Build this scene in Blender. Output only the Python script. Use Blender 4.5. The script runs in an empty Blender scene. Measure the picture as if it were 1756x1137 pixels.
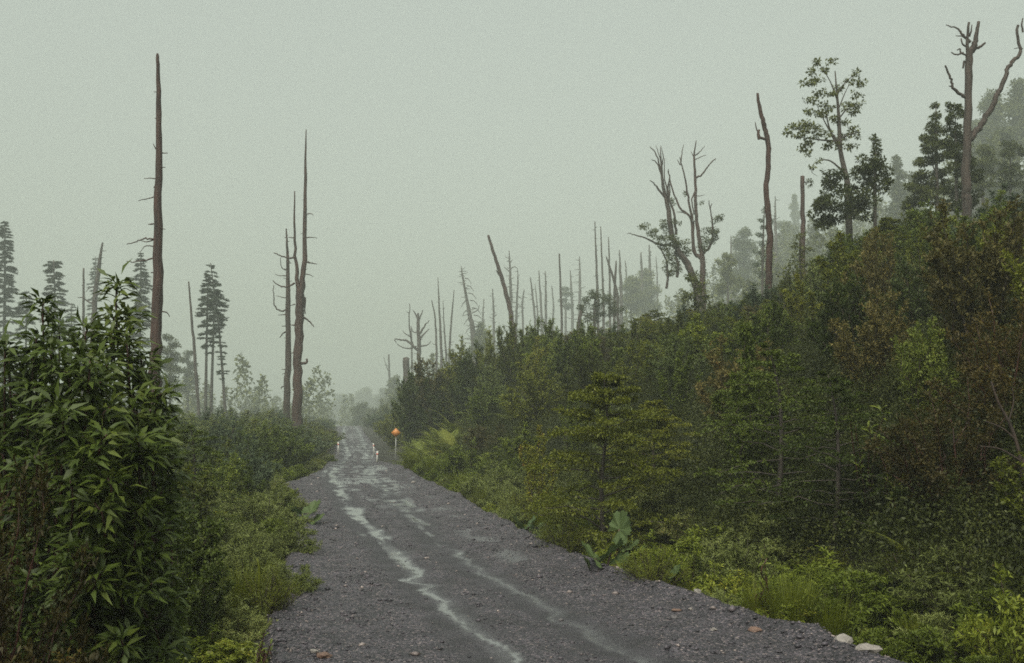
import bpy, math, random
import numpy as np
from mathutils import Vector

# ------------------------------------------------------------------ camera, sky, sun, exposure
scene = bpy.context.scene
CAM_H, F, CX, CY, HORIZON = 2.1, 1707.0, 878.0, 568.5, 720.0
PITCH = math.atan((HORIZON - CY) / F)
cam_data = bpy.data.cameras.new("camera")
cam_data.sensor_width = 36.0
cam_data.lens = 36.0 * F / 1756.0
cam_data.clip_start, cam_data.clip_end = 0.05, 3000.0
cam = bpy.data.objects.new("camera", cam_data)
scene.collection.objects.link(cam)
cam.location = (0, 0, CAM_H)
cam.rotation_euler = (math.radians(90) + PITCH, 0, 0)
scene.camera = cam

SUN_ELEV, SUN_ROT = math.radians(55), math.radians(200)
world = bpy.data.worlds.new("World")
scene.world = world
world.use_nodes = True
wn, wl = world.node_tree.nodes, world.node_tree.links
wn.clear()
w_out, w_bg = wn.new("ShaderNodeOutputWorld"), wn.new("ShaderNodeBackground")
w_sky, w_hsv, w_mix = wn.new("ShaderNodeTexSky"), wn.new("ShaderNodeHueSaturation"), wn.new("ShaderNodeMix")
w_sky.sky_type = 'NISHITA'
w_sky.sun_disc = False
w_sky.sun_elevation, w_sky.sun_rotation = SUN_ELEV, SUN_ROT
w_sky.air_density, w_sky.dust_density, w_sky.ozone_density = 1.0, 2.0, 1.0
w_hsv.inputs['Saturation'].default_value = 0.30          # the grey of a closed cloud deck
w_mix.data_type, w_mix.blend_type = 'RGBA', 'MULTIPLY'
w_mix.inputs[0].default_value = 1.0
w_mix.inputs[7].default_value = (0.97, 1.0, 0.81, 1)
w_bg.inputs['Strength'].default_value = 0.094
wl.new(w_sky.outputs[0], w_hsv.inputs['Color'])
wl.new(w_hsv.outputs[0], w_mix.inputs[6])
# brightness of a standard overcast sky: rising smoothly from the horizon to the zenith, (1 + 2 sin h) / 3
w_tc, w_sep, w_map, w_ov = wn.new("ShaderNodeTexCoord"), wn.new("ShaderNodeSeparateXYZ"), wn.new("ShaderNodeMapRange"), wn.new("ShaderNodeMix")
w_ov.data_type, w_ov.blend_type = 'RGBA', 'MULTIPLY'
w_ov.inputs[0].default_value = 1.0
w_map.inputs[3].default_value, w_map.inputs[4].default_value = 0.45, 2.05
wl.new(w_tc.outputs['Generated'], w_sep.inputs[0])
wl.new(w_sep.outputs['Z'], w_map.inputs[0])
wl.new(w_mix.outputs[2], w_ov.inputs[6])
wl.new(w_map.outputs[0], w_ov.inputs[7])
wl.new(w_ov.outputs[2], w_bg.inputs['Color'])
wl.new(w_bg.outputs[0], w_out.inputs['Surface'])

sun_data = bpy.data.lights.new("sun", 'SUN')
sun_data.energy, sun_data.angle, sun_data.color = 1.5, math.radians(40), (1.0, 0.96, 0.88)
sun = bpy.data.objects.new("sun", sun_data)
scene.collection.objects.link(sun)
sd = Vector((math.sin(SUN_ROT) * math.cos(SUN_ELEV), math.cos(SUN_ROT) * math.cos(SUN_ELEV), math.sin(SUN_ELEV)))
sun.rotation_euler = sd.to_track_quat('Z', 'Y').to_euler()

scene.view_settings.view_transform = 'Standard'
scene.view_settings.look = 'None'
scene.view_settings.exposure = 0.95
scene.view_settings.gamma = 1.0
scene.view_settings.use_curve_mapping = False
scene.render.engine = 'CYCLES'
cy = scene.cycles
cy.max_bounces, cy.diffuse_bounces, cy.glossy_bounces, cy.transmission_bounces = 6, 3, 2, 2
cy.volume_bounces, cy.transparent_max_bounces = 2, 4
cy.use_denoising = False
cy.pixel_filter_type = 'BLACKMAN_HARRIS'
cy.filter_width = 1.7
HAZE_DENSITY = 0.0019

# ------------------------------------------------------------------ helpers
rng = np.random.default_rng(11)
random.seed(11)
COL = scene.collection
U = rng.uniform


def nrm(a):
    a = np.asarray(a, float)
    return a / np.maximum(np.linalg.norm(a, axis=-1, keepdims=True), 1e-9)


def _hash(ix, iy, seed):
    h = (ix.astype(np.int64) * 374761393 + iy.astype(np.int64) * 668265263 + seed * 1442695041) & 0x7fffffff
    h = ((h ^ (h >> 13)) * 1274126177) & 0x7fffffff
    return ((h ^ (h >> 16)) & 0xffff) / 65535.0


def noise(x, y, seed=0):
    x, y = np.broadcast_arrays(np.asarray(x, float), np.asarray(y, float))
    ix, iy = np.floor(x), np.floor(y)
    fx, fy = x - ix, y - iy
    fx, fy = fx * fx * (3 - 2 * fx), fy * fy * (3 - 2 * fy)
    a, b = _hash(ix, iy, seed), _hash(ix + 1, iy, seed)
    c, d = _hash(ix, iy + 1, seed), _hash(ix + 1, iy + 1, seed)
    return (a + (b - a) * fx) * (1 - fy) + (c + (d - c) * fx) * fy


def fbm(x, y, seed=0, octv=3):
    s, a, t = 0.0, 0.5, 0.0
    for i in range(octv):
        s = s + a * noise(np.asarray(x) * 2 ** i, np.asarray(y) * 2 ** i, seed + i)
        t += a
        a *= .5
    return s / t


def sstep(a, b, x):
    t = np.clip((x - a) / (b - a), 0, 1)
    return t * t * (3 - 2 * t)


class Geo:
    """collects quads and triangles with a per-face tint; build() makes ONE mesh"""
    def __init__(self):
        self.v, self.q, self.t, self.qt, self.tt, self.n = [], [], [], [], [], 0

    def add(self, v, q=None, t=None, tint=0.5):
        v = np.asarray(v, float).reshape(-1, 3)
        if q is not None and len(q):
            q = np.asarray(q, int).reshape(-1, 4)
            self.q.append(q + self.n)
            self.qt.append(np.broadcast_to(np.asarray(tint, float), (len(q),)))
        if t is not None and len(t):
            t = np.asarray(t, int).reshape(-1, 3)
            self.t.append(t + self.n)
            self.tt.append(np.broadcast_to(np.asarray(tint, float), (len(t),)))
        self.v.append(v)
        self.n += len(v)

    def mesh(self, name, mat, smooth=False):
        me = bpy.data.meshes.new(name)
        v = np.concatenate(self.v)
        q = np.concatenate(self.q) if self.q else np.zeros((0, 4), int)
        t = np.concatenate(self.t) if self.t else np.zeros((0, 3), int)
        me.vertices.add(len(v))
        me.vertices.foreach_set("co", v.ravel().astype(np.float32))
        loops = np.concatenate([q.ravel(), t.ravel()]).astype(np.int32)
        me.loops.add(len(loops))
        me.loops.foreach_set("vertex_index", loops)
        starts = np.concatenate([np.arange(len(q)) * 4, len(q) * 4 + np.arange(len(t)) * 3]).astype(np.int32)
        me.polygons.add(len(starts))
        me.polygons.foreach_set("loop_start", starts)
        if smooth:
            me.polygons.foreach_set("use_smooth", np.ones(len(starts), bool))
        me.update(calc_edges=True)
        at = me.attributes.new("tint", 'FLOAT', 'FACE')
        tint = np.concatenate((self.qt if self.qt else []) + (self.tt if self.tt else []))
        at.data.foreach_set("value", tint.astype(np.float32))
        me.materials.append(mat)
        return me


def link(name, data, parent=None, kind=None, label=None):
    o = bpy.data.objects.new(name, data)
    COL.objects.link(o)
    if parent is not None:
        o.parent = parent
    if kind:
        o["kind"] = kind
    if label:
        o["label"] = label
    return o


def part(name, geo, mat, parent, smooth=False, kind=None, label=None):
    return link(name, geo.mesh(name, mat, smooth), parent, kind, label)


def tag(o, label, cat, group=None):
    o["label"], o["category"] = label, cat
    if group:
        o["group"] = group
    return o


def thing(name, label, cat, loc, group=None, rz=0.0, sc=None):
    o = bpy.data.objects.new(name, None)
    COL.objects.link(o)
    o.location = loc
    o.rotation_euler = (0, 0, rz)
    if sc is not None:
        o.scale = sc
    o.empty_display_size = 0.3
    return tag(o, label, cat, group)


def copy_tree(o, parent=None):
    c = o.copy()
    COL.objects.link(c)
    if parent is not None:
        c.parent = parent
    for ch in list(o.children):
        copy_tree(ch, c)
    return c


def smooth_path(pts, per=4):
    p = np.asarray(pts, float)
    if len(p) < 3:
        return np.array([p[0] + (p[-1] - p[0]) * s for s in np.linspace(0, 1, per + 1)])
    e = np.vstack([2 * p[0] - p[1], p, 2 * p[-1] - p[-2]])
    out = []
    for i in range(1, len(e) - 2):
        for s in np.linspace(0, 1, per, endpoint=False):
            a, b, c, d = e[i - 1], e[i], e[i + 1], e[i + 2]
            out.append(.5 * (2 * b + (c - a) * s + (2 * a - 5 * b + 4 * c - d) * s * s + (3 * b - a - 3 * c + d) * s ** 3))
    out.append(p[-1])
    return np.array(out)


def tube(g, pts, rad, sides=6, jit=0.0, tint=0.5, cap=True):
    p = np.asarray(pts, float)
    n = len(p)
    rad = np.interp(np.linspace(0, 1, n), np.linspace(0, 1, len(np.atleast_1d(rad))), np.atleast_1d(rad))
    tan = nrm(np.gradient(p, axis=0))
    ref = np.array([0.0, 1, 0]) if abs(tan[0][1]) < .8 else np.array([1.0, 0, 0])
    a = nrm(np.cross(tan, ref))
    b = np.cross(tan, a)
    th = np.linspace(0, 2 * np.pi, sides, endpoint=False)
    r = rad[:, None] * (1 + jit * rng.normal(size=(n, sides)) * .5 + jit * .6 * rng.normal(size=(1, sides)))
    v = p[:, None, :] + r[..., None] * (np.cos(th)[None, :, None] * a[:, None, :] + np.sin(th)[None, :, None] * b[:, None, :])
    i, j = np.meshgrid(np.arange(n - 1), np.arange(sides), indexing='ij')
    j2 = (j + 1) % sides
    q = np.stack([i * sides + j, i * sides + j2, (i + 1) * sides + j2, (i + 1) * sides + j], -1).reshape(-1, 4)
    v = v.reshape(-1, 3)
    t = []
    if cap:
        v = np.vstack([v, p[-1] + tan[-1] * rad[-1] * .4])
        k = (n - 1) * sides
        t = [[k + s, k + (s + 1) % sides, len(v) - 1] for s in range(sides)]
    g.add(v, q, t, tint)


def leaves(g, C, D, N, L, W, tint, bend=0.15, fold=0.12):
    C, D, N = np.asarray(C), nrm(D), nrm(N)
    S = nrm(np.cross(D, N))
    N = np.cross(S, D)
    n = len(C)
    L, W = np.broadcast_to(L, (n,))[:, None], np.broadcast_to(W, (n,))[:, None]
    mid = C + D * L * .45
    v = np.stack([C, mid + S * W * .5 + N * W * fold, C + D * L - N * L * bend, mid - S * W * .5 + N * W * fold], 1)
    g.add(v.reshape(-1, 3), np.arange(4 * n).reshape(-1, 4), None, tint)


def rdir(n):
    return nrm(rng.normal(size=(n, 3)))


# picture point -> world point at the distance Y (used to measure the place from the photograph)
_c, _s = math.cos(PITCH), math.sin(PITCH)


def at(px, py, Y):
    x, u = (px - CX) / F, (CY - py) / F
    dy, dz = _c - u * _s, _s + u * _c
    k = Y / dy
    return np.array([x * k, Y, CAM_H + dz * k])


def proj(P):
    P = np.asarray(P, float)
    dx, dy, dz = P[..., 0], P[..., 1], P[..., 2] - CAM_H
    d = dy * _c + dz * _s
    u = -dy * _s + dz * _c
    return CX + F * dx / d, CY - F * u / d


def far(d):
    """the far trees stand deep in the fog"""
    return d if d <= 48 else 48 + (d - 48) * 3.0


def zoom(ox, oy, s):
    return lambda x, y: (ox + x * s, oy + y * s)


# ------------------------------------------------------------------ materials
def nodemat(name):
    m = bpy.data.materials.new(name)
    m.use_nodes = True
    nt = m.node_tree
    nt.nodes.clear()
    return m, nt.nodes, nt.links


def ramp(nodes, stops):
    r = nodes.new("ShaderNodeValToRGB")
    cr = r.color_ramp
    while len(cr.elements) > 1:
        cr.elements.remove(cr.elements[-1])
    cr.elements[0].position, cr.elements[0].color = stops[0][0], (*stops[0][1], 1)
    for p, c in stops[1:]:
        e = cr.elements.new(p)
        e.color = (*c, 1)
    return r


def leaf_mat(name, stops, rough=0.5, trans=0.30, spec=0.24, rand=0.6):
    m, n, l = nodemat(name)
    out, mix = n.new("ShaderNodeOutputMaterial"), n.new("ShaderNodeMixShader")
    pb, tr = n.new("ShaderNodeBsdfPrincipled"), n.new("ShaderNodeBsdfTranslucent")
    a, oi = n.new("ShaderNodeAttribute"), n.new("ShaderNodeObjectInfo")
    a.attribute_name = "tint"
    m1, m2 = n.new("ShaderNodeMath"), n.new("ShaderNodeMath")
    m1.operation, m1.inputs[1].default_value = 'MULTIPLY', 1 - rand
    m2.operation, m2.inputs[1].default_value = 'MULTIPLY_ADD', rand
    l.new(a.outputs['Fac'], m1.inputs[0])
    l.new(oi.outputs['Random'], m2.inputs[0])
    l.new(m1.outputs[0], m2.inputs[2])
    r = ramp(n, stops)
    l.new(m2.outputs[0], r.inputs[0])
    l.new(r.outputs[0], pb.inputs['Base Color'])
    l.new(r.outputs[0], tr.inputs['Color'])
    pb.inputs['Roughness'].default_value = rough
    pb.inputs['Specular IOR Level'].default_value = spec
    mix.inputs[0].default_value = trans
    l.new(pb.outputs[0], mix.inputs[1])
    l.new(tr.outputs[0], mix.inputs[2])
    l.new(mix.outputs[0], out.inputs['Surface'])
    return m


def bark_mat(name, c1, c2, scale=6.0, rough=0.75):
    m, n, l = nodemat(name)
    out, pb = n.new("ShaderNodeOutputMaterial"), n.new("ShaderNodeBsdfPrincipled")
    tc, mp, nz, nz2 = n.new("ShaderNodeTexCoord"), n.new("ShaderNodeMapping"), n.new("ShaderNodeTexNoise"), n.new("ShaderNodeTexNoise")
    mp.inputs['Scale'].default_value = (scale, scale, scale * .12)
    nz.inputs['Scale'].default_value, nz.inputs['Detail'].default_value = 2.0, 6.0
    nz2.inputs['Scale'].default_value = .6
    l.new(tc.outputs['Object'], mp.inputs[0])
    l.new(mp.outputs[0], nz.inputs['Vector'])
    l.new(tc.outputs['Object'], nz2.inputs['Vector'])
    ad = n.new("ShaderNodeMath")
    ad.operation, ad.inputs[1].default_value = 'MULTIPLY_ADD', .5
    l.new(nz2.outputs[0], ad.inputs[0])
    sub = n.new("ShaderNodeMath")
    sub.operation, sub.inputs[1].default_value = 'SUBTRACT', .25
    l.new(nz.outputs[0], sub.inputs[0])
    l.new(sub.outputs[0], ad.inputs[2])
    r = ramp(n, [(.3, c1), (.7, c2)])
    l.new(ad.outputs[0], r.inputs[0])
    l.new(r.outputs[0], pb.inputs['Base Color'])
    bp = n.new("ShaderNodeBump")
    bp.inputs['Strength'].default_value, bp.inputs['Distance'].default_value = .6, .04
    l.new(nz.outputs[0], bp.inputs['Height'])
    l.new(bp.outputs[0], pb.inputs['Normal'])
    pb.inputs['Roughness'].default_value = rough
    l.new(pb.outputs[0], out.inputs['Surface'])
    return m


def plain_mat(name, c, rough=0.6, scale=20, var=.25):
    m, n, l = nodemat(name)
    out, pb, nz = n.new("ShaderNodeOutputMaterial"), n.new("ShaderNodeBsdfPrincipled"), n.new("ShaderNodeTexNoise")
    nz.inputs['Scale'].default_value, nz.inputs['Detail'].default_value = scale, 5
    r = ramp(n, [(.3, tuple(k * (1 - var) for k in c)), (.7, tuple(min(1, k * (1 + var)) for k in c))])
    l.new(nz.outputs[0], r.inputs[0])
    l.new(r.outputs[0], pb.inputs['Base Color'])
    pb.inputs['Roughness'].default_value = rough
    l.new(pb.outputs[0], out.inputs['Surface'])
    return m


M = {
    'dark_leaf': leaf_mat("dark_leaf", [(0, (0.019, 0.029, 0.004)), (.30, (0.061, 0.085, 0.012)), (.6, (0.116, 0.149, 0.022)), (.85, (0.195, 0.225, 0.042)), (.95, (0.271, 0.255, 0.058)), (.97, (0.236, 0.091, 0.020)), (1, (0.260, 0.073, 0.017))]),
    'brown_leaf': leaf_mat("brown_leaf", [(0, (0.030, 0.025, 0.008)), (.4, (0.086, 0.074, 0.021)), (.75, (0.144, 0.121, 0.034)), (.93, (0.218, 0.172, 0.057)), (1, (0.253, 0.103, 0.034))]),
    'beech_leaf': leaf_mat("beech_leaf", [(0, (0.052, 0.062, 0.008)), (.4, (0.130, 0.146, 0.016)), (.8, (0.215, 0.218, 0.031)), (1, (0.286, 0.195, 0.039))]),
    'blue_leaf': leaf_mat("blue_leaf", [(0, (0.021, 0.032, 0.016)), (.4, (0.067, 0.094, 0.048)), (.75, (0.121, 0.155, 0.086)), (.95, (0.196, 0.230, 0.138)), (1, (0.230, 0.149, 0.069))]),
    'understory_leaf': leaf_mat("understory_leaf", [(0, (0.015, 0.020, 0.005)), (.5, (0.043, 0.053, 0.011)), (.9, (0.088, 0.098, 0.022)), (1, (0.125, 0.075, 0.025))]),
    'grey_leaf': leaf_mat("grey_leaf", [(0, (0.025, 0.036, 0.008)), (.35, (0.078, 0.102, 0.028)), (.7, (0.149, 0.181, 0.053)), (.93, (0.241, 0.261, 0.089)), (1, (0.230, 0.154, 0.048))]),
    'olive_leaf': leaf_mat("olive_leaf", [(0, (0.030, 0.037, 0.003)), (.4, (0.097, 0.114, 0.011)), (.75, (0.172, 0.185, 0.021)), (.93, (0.265, 0.243, 0.032)), (1, (0.241, 0.107, 0.024))]),
    'bright_leaf': leaf_mat("bright_leaf", [(0, (0.053, 0.073, 0.008)), (.5, (0.124, 0.158, 0.017)), (.85, (0.212, 0.243, 0.029)), (1, (0.330, 0.291, 0.038))]),
    'pale_leaf': leaf_mat("pale_leaf", [(0, (0.077, 0.090, 0.022)), (.45, (0.159, 0.186, 0.052)), (.8, (0.255, 0.282, 0.090)), (1, (0.293, 0.210, 0.071))]),
    'russet_leaf': leaf_mat("russet_leaf", [(0, (0.020, 0.019, 0.004)), (.5, (0.060, 0.047, 0.010)), (.85, (0.115, 0.082, 0.017)), (1, (0.200, 0.062, 0.014))]),
    'big_leaf': leaf_mat("big_leaf", [(0, (0.027, 0.043, 0.006)), (.5, (0.061, 0.089, 0.012)), (1, (0.104, 0.126, 0.020))], rough=.5, trans=.2, spec=.28, rand=.45),
    'gunnera_leaf': leaf_mat("gunnera_leaf", [(0, (0.041, 0.068, 0.021)), (.5, (0.064, 0.098, 0.035)), (1, (0.099, 0.128, 0.039))], rough=.5, trans=.2, rand=.6),
    'fern_leaf': leaf_mat("fern_leaf", [(0, (0.083, 0.097, 0.012)), (.5, (0.147, 0.176, 0.024)), (.85, (0.212, 0.218, 0.038)), (1, (0.201, 0.110, 0.025))], rand=.6),
    'rush_leaf': leaf_mat("rush_leaf", [(0, (0.050, 0.062, 0.004)), (.5, (0.110, 0.134, 0.010)), (.85, (0.170, 0.185, 0.020)), (1, (0.150, 0.082, 0.021))], rand=.25),
    'conifer_leaf': leaf_mat("conifer_leaf", [(0, (0.020, 0.033, 0.013)), (.6, (0.036, 0.054, 0.020)), (1, (0.055, 0.072, 0.025))], trans=.1),
    'crown_leaf': leaf_mat("crown_leaf", [(0, (0.030, 0.040, 0.008)), (.4, (0.071, 0.085, 0.016)), (.8, (0.132, 0.145, 0.031)), (1, (0.184, 0.177, 0.040))]),
    'stem': bark_mat("stem_bark", (.020, .013, .010), (.055, .034, .025), 14),
    'red_stem': bark_mat("red_stem_bark", (.030, .012, .008), (.085, .030, .020), 14, .5),
    'snag': bark_mat("weathered_snag_wood", (.016, .010, .008), (.064, .043, .034), 5, .8),
    'snag_red': bark_mat("red_snag_wood", (.016, .007, .006), (.064, .030, .022), 5, .8),
    'bark': bark_mat("live_bark", (.022, .017, .014), (.065, .050, .040), 6),
    'rock_pale': plain_mat("pale_rock", (.20, .178, .165), .7, 9, .3),
    'rock_brown': plain_mat("brown_rock", (.13, .075, .055), .6, 9, .4),
    'rock_dark': plain_mat("dark_rock", (.09, .08, .085), .6, 9, .4),
    'sign_orange': plain_mat("sign_orange_paint", (.48, .19, .05), .5, 30, .15),
    'sign_black': plain_mat("sign_black_paint", (.02, .02, .02), .5, 30, .1),
    'white_paint': plain_mat("white_paint", (.45, .44, .41), .5, 12, .2),
    'grey_post': plain_mat("grey_galvanised_post", (.24, .24, .23), .5, 12, .2),
    'red_paint': plain_mat("red_reflector", (.5, .05, .03), .4, 12, .1),
    'post_wood': plain_mat("post_timber", (.16, .12, .09), .8, 12, .3),
}

# ------------------------------------------------------------------ lie of the land
_LY = np.array([-12, 4, 8.6, 10.5, 14.9, 17.9, 27.6, 33, 37, 44.8, 55, 71.7, 100, 140, 175, 230, 300])
_LX = np.array([3.2, -.6, -2.02, -2.45, -3.15, -3.75, -5.75, -7.35, -7.45, -8.3, -9.9, -12.5, -17.6, -24.4, -30.2, -39, -51])
_RY = np.array([-12, 4, 9.2, 11.95, 14.9, 18.4, 25.6, 35.8, 44.8, 49, 53, 71.7, 100, 140, 175, 230, 300])
_RX = np.array([8.2, 4.4, 3.15, 2.1, 1.0, .18, -1.15, -3.3, -4.9, -6.0, -7.0, -9.7, -14.2, -21, -26.6, -35, -47])


def Lx(y):
    return np.interp(y, _LY, _LX)


def Rx(y):
    return np.interp(y, _RY, _RX)


def road_z(y):
    y = np.asarray(y, float)
    return -0.45 * np.exp(-((y - 63) / 9) ** 2) + 1.0 * sstep(85, 175, y) - 3.0 * sstep(185, 260, y)


_HD = np.array([0, .7, 1.6, 3.2, 7, 14, 20, 26, 40, 60, 90, 130, 200, 400])
_HH = np.array([-.06, -.30, -.28, .55, 2.9, 5.5, 7.6, 9.5, 13, 17.5, 28, 50, 74, 78])


def H(x, y):
    """height of the natural ground"""
    x, y = np.broadcast_arrays(np.asarray(x, float), np.asarray(y, float))
    dr, dl = x - Rx(y), Lx(y) - x
    right = np.interp(dr, _HD, _HH) * np.where(dr > 2.5, 1 - .45 * sstep(70, 200, y) * (1 - sstep(40, 90, dr)), 1)
    left = np.interp(dl, [0, .8, 2, 8, 30, 80, 300], [-.06, -.25, -.15, -.1, -.4, -.5, 6])
    z = np.where(dr > 0, right, np.where(dl > 0, left, -.09))
    off = np.maximum(dr, dl)
    bump = (fbm(x * .35, y * .35, 5) - .5) * .5 * sstep(1.5, 5, off) + (fbm(x * .06, y * .06, 9) - .5) * 3.0 * sstep(12, 40, off)
    return z + bump + road_z(y)


# ground: one sheet to the horizon
def axis(lo, hi, fine0, fine1, step, grow):
    a = list(np.arange(fine0, fine1, step))
    s, v = step, a[-1]
    while v < hi:
        s *= grow
        v += s
        a.append(v)
    s, v, b = step, a[0], []
    while v > lo:
        s *= grow
        v -= s
        b.append(v)
    return np.array(b[::-1] + a)


gx = axis(-900, 900, -34, 30, .45, 1.12)
gy = axis(-60, 1500, -6, 80, .45, 1.06)
GX, GY = np.meshgrid(gx, gy)
GZ = H(GX, GY)
g = Geo()
nx, ny = len(gx), len(gy)
i, j = np.meshgrid(np.arange(ny - 1), np.arange(nx - 1), indexing='ij')
quad = np.stack([i * nx + j, i * nx + j + 1, (i + 1) * nx + j + 1, (i + 1) * nx + j], -1).reshape(-1, 4)
g.add(np.stack([GX, GY, GZ], -1).reshape(-1, 3), quad)
m, n, l = nodemat("forest_soil")
out, pb, nz, nz2 = n.new("ShaderNodeOutputMaterial"), n.new("ShaderNodeBsdfPrincipled"), n.new("ShaderNodeTexNoise"), n.new("ShaderNodeTexNoise")
geo_n = n.new("ShaderNodeNewGeometry")
nz.inputs['Scale'].default_value, nz.inputs['Detail'].default_value = 1.3, 8
nz2.inputs['Scale'].default_value, nz2.inputs['Detail'].default_value = 14, 4
l.new(geo_n.outputs['Position'], nz.inputs['Vector'])
l.new(geo_n.outputs['Position'], nz2.inputs['Vector'])
r = ramp(n, [(.3, (.010, .007, .005)), (.5, (.016, .014, .007)), (.7, (.024, .024, .010))])
l.new(nz.outputs[0], r.inputs[0])
l.new(r.outputs[0], pb.inputs['Base Color'])
bp = n.new("ShaderNodeBump")
bp.inputs['Distance'].default_value = .05
l.new(nz2.outputs[0], bp.inputs['Height'])
l.new(bp.outputs[0], pb.inputs['Normal'])
pb.inputs['Roughness'].default_value = .9
l.new(pb.outputs[0], out.inputs['Surface'])
link("ground", g.mesh("ground", m, True), None, "structure")

# road: fine sheet with ruts, windrows and wet wheel tracks
LT = np.array([[4, .9], [8.6, .02], [10.9, -.5], [13.8, -1.3], [17.9, -2.3], [22.4, -3.42], [29.9, -5.05], [39.8, -7.2], [46, -7.9], [60, -10.1], [71, -11.6], [100, -16.9], [175, -29.3], [300, -50]])
RT = np.array([[4, 2.5], [9, 1.2], [10.5, .75], [13.5, -.22], [17, -1.18], [21.7, -2.0], [30, -3.7], [39.8, -5.6], [46, -6.5], [60, -8.6], [71, -10.3], [100, -14.9], [175, -27.4], [300, -48]])


def road_masks(x, y):
    lt, rt = np.interp(y, LT[:, 0], LT[:, 1]), np.interp(y, RT[:, 0], RT[:, 1])
    mean1 = .30 * (noise(y * .9, 3.3, 21) - .5) + .34 * (noise(y * 2.6, 7.7, 22) - .5) + .06 * (noise(y * 6, 1.7, 23) - .5)
    mean2 = .30 * (noise(y * .8, 5.3, 31) - .5) + .30 * (noise(y * 2.2, 2.7, 32) - .5)
    near = 1 - sstep(14.0, 16.0, y)
    wl = np.interp(y, [5, 9, 11, 13.6, 14.6, 17, 22, 30, 40, 55, 75, 300], [.03, .04, .05, .06, .16, .14, .10, .15, .22, .22, .2, .3])
    wr = np.interp(y, [5, 9, 13, 17, 19, 22, 28, 40, 50, 75, 300], [.03, .045, .045, .03, .05, .11, .15, .26, .30, .2, .3])
    n1 = fbm(x * 1.6, y * 3.2, 41, 3)
    n2 = fbm(x * 3.5, y * 9.0, 45, 3)
    d1 = np.abs(x - lt - mean1 * near) / (wl * (.6 + .9 * noise(y * 1.7, 9.1, 51)))
    d2 = np.abs(x - rt - mean2 * (1 - sstep(18, 22, y))) / (wr * (.5 + 1.0 * noise(y * 1.3, 4.1, 52)))
    st = np.clip((fbm((x - lt) * 6, y * .8, 47, 3) - .36) * 3.6, 0, 1.3) * (.35 + .9 * sstep(.35, .6, fbm(x * 3.0, y * 2.2, 49, 3)))
    crisp1, crisp2 = 1 - sstep(.55, 1.15, d1 + (n2 - .5) * 1.5), 1 - sstep(.4, 1.2, d2 + (n2 - .5) * 1.1)
    soft1 = np.exp(-(d1 / 1.5) ** 2) * st + .22 * np.exp(-(d1 / .7) ** 2)
    soft2 = np.exp(-(d2 / 2.0) ** 2) * st * .9
    dist = sstep(50, 68, y) * .55
    soft1 = np.maximum(soft1, dist * np.exp(-(d1 / .9) ** 2))
    soft2 = np.maximum(soft2, dist * np.exp(-(d2 / .9) ** 2))
    fr = sstep(14, 18, y)
    damp1 = np.exp(-((x - lt - mean1 * .5) / .16) ** 2) * (.15 + .5 * n2)
    damp2 = np.exp(-((x - rt - mean2 * .5) / .15) ** 2) * (.10 + .5 * n2)
    wet1 = np.maximum(crisp1 * (.7 + .5 * n1), damp1) * (1 - fr) + soft1 * fr
    wet2 = np.maximum(crisp2 * (.3 + .8 * n2), damp2) * (1 - fr) + soft2 * fr
    patch = sstep(.44, .64, n1) * sstep(30, 44, y) * (1 - sstep(85, 95, y)) * st
    sh = np.exp(-((x - (Rx(y) - .85)) / .3) ** 2) * sstep(.45, .62, fbm(x * 2, y * .9, 61)) * sstep(11, 15, y) * (1 - sstep(24, 28, y)) * .5
    lane = sstep(-.5, .1, x - lt) * sstep(.3, 1.0, Rx(y) - x)
    gen = sstep(.44, .66, fbm((x - lt) * 4.2, y * .20, 63, 3)) * sstep(19, 30, y) * (.35 + .75 * sstep(.4, .6, fbm(x * .9, y * 1.1, 66, 2))) * lane
    wet = np.clip(np.maximum.reduce([wet1, wet2, patch * .7, sh, gen * .62]), 0, 1)
    bars = sstep(.58, .72, noise(x * .45 + .3 * y, y * 1.3, 71)) * sstep(24, 30, y)
    wet = wet * (1 - .6 * bars)
    track = np.maximum(np.exp(-((x - lt + .10) / .38) ** 4), np.exp(-((x - rt + .08) / .36) ** 4)) * (.65 + .5 * fbm(x * 2, y * .8, 55))
    tr2 = np.exp(-((x - lt - .62) / .16) ** 2) * .5
    track = np.clip(np.maximum(track, tr2), 0, 1)
    return wet, track, lt, rt


vs = [3.0]
while vs[-1] < 270:
    vs.append(vs[-1] + max(.03, .005 * vs[-1]))
vs = np.array(vs)
NU = 112
uu = np.linspace(0, 1, NU)
RYg = np.repeat(vs[:, None], NU, 1)
edgeL = Lx(vs) - .35 + (fbm(vs * 1.1, 2.2, 81) - .5) * .5
edgeR = Rx(vs) + .35 + (fbm(vs * 1.1, 6.2, 82) - .5) * .3
RXg = edgeL[:, None] + (edgeR - edgeL)[:, None] * uu[None, :]
wet, track, lt, rt = road_masks(RXg, RYg)
ee = np.minimum(RXg - edgeL[:, None], edgeR[:, None] - RXg)
berm = np.exp(-((edgeR[:, None] - .42 - RXg) / .20) ** 2) * (.05 + .10 * fbm(RXg * 3, RYg * 2.2, 91)) + \
    np.exp(-((RXg - edgeL[:, None] - .4) / .25) ** 2) * (.02 + .06 * fbm(RXg * 3, RYg * 2.2, 92))
fade = 1 - sstep(35, 70, RYg)
rough_n = (fbm(RXg * 9, RYg * 9, 95, 3) - .5) * .028 * (1 - .75 * track) * fade + (fbm(RXg * 1.2, RYg * 1.2, 97, 2) - .5) * .05
RZg = road_z(RYg) + berm * fade - .030 * track + rough_n * (1 - wet) - .012 * wet
RZg = RZg - .40 * (1 - sstep(0, .32, ee))
g = Geo()
i, j = np.meshgrid(np.arange(len(vs) - 1), np.arange(NU - 1), indexing='ij')
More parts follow.
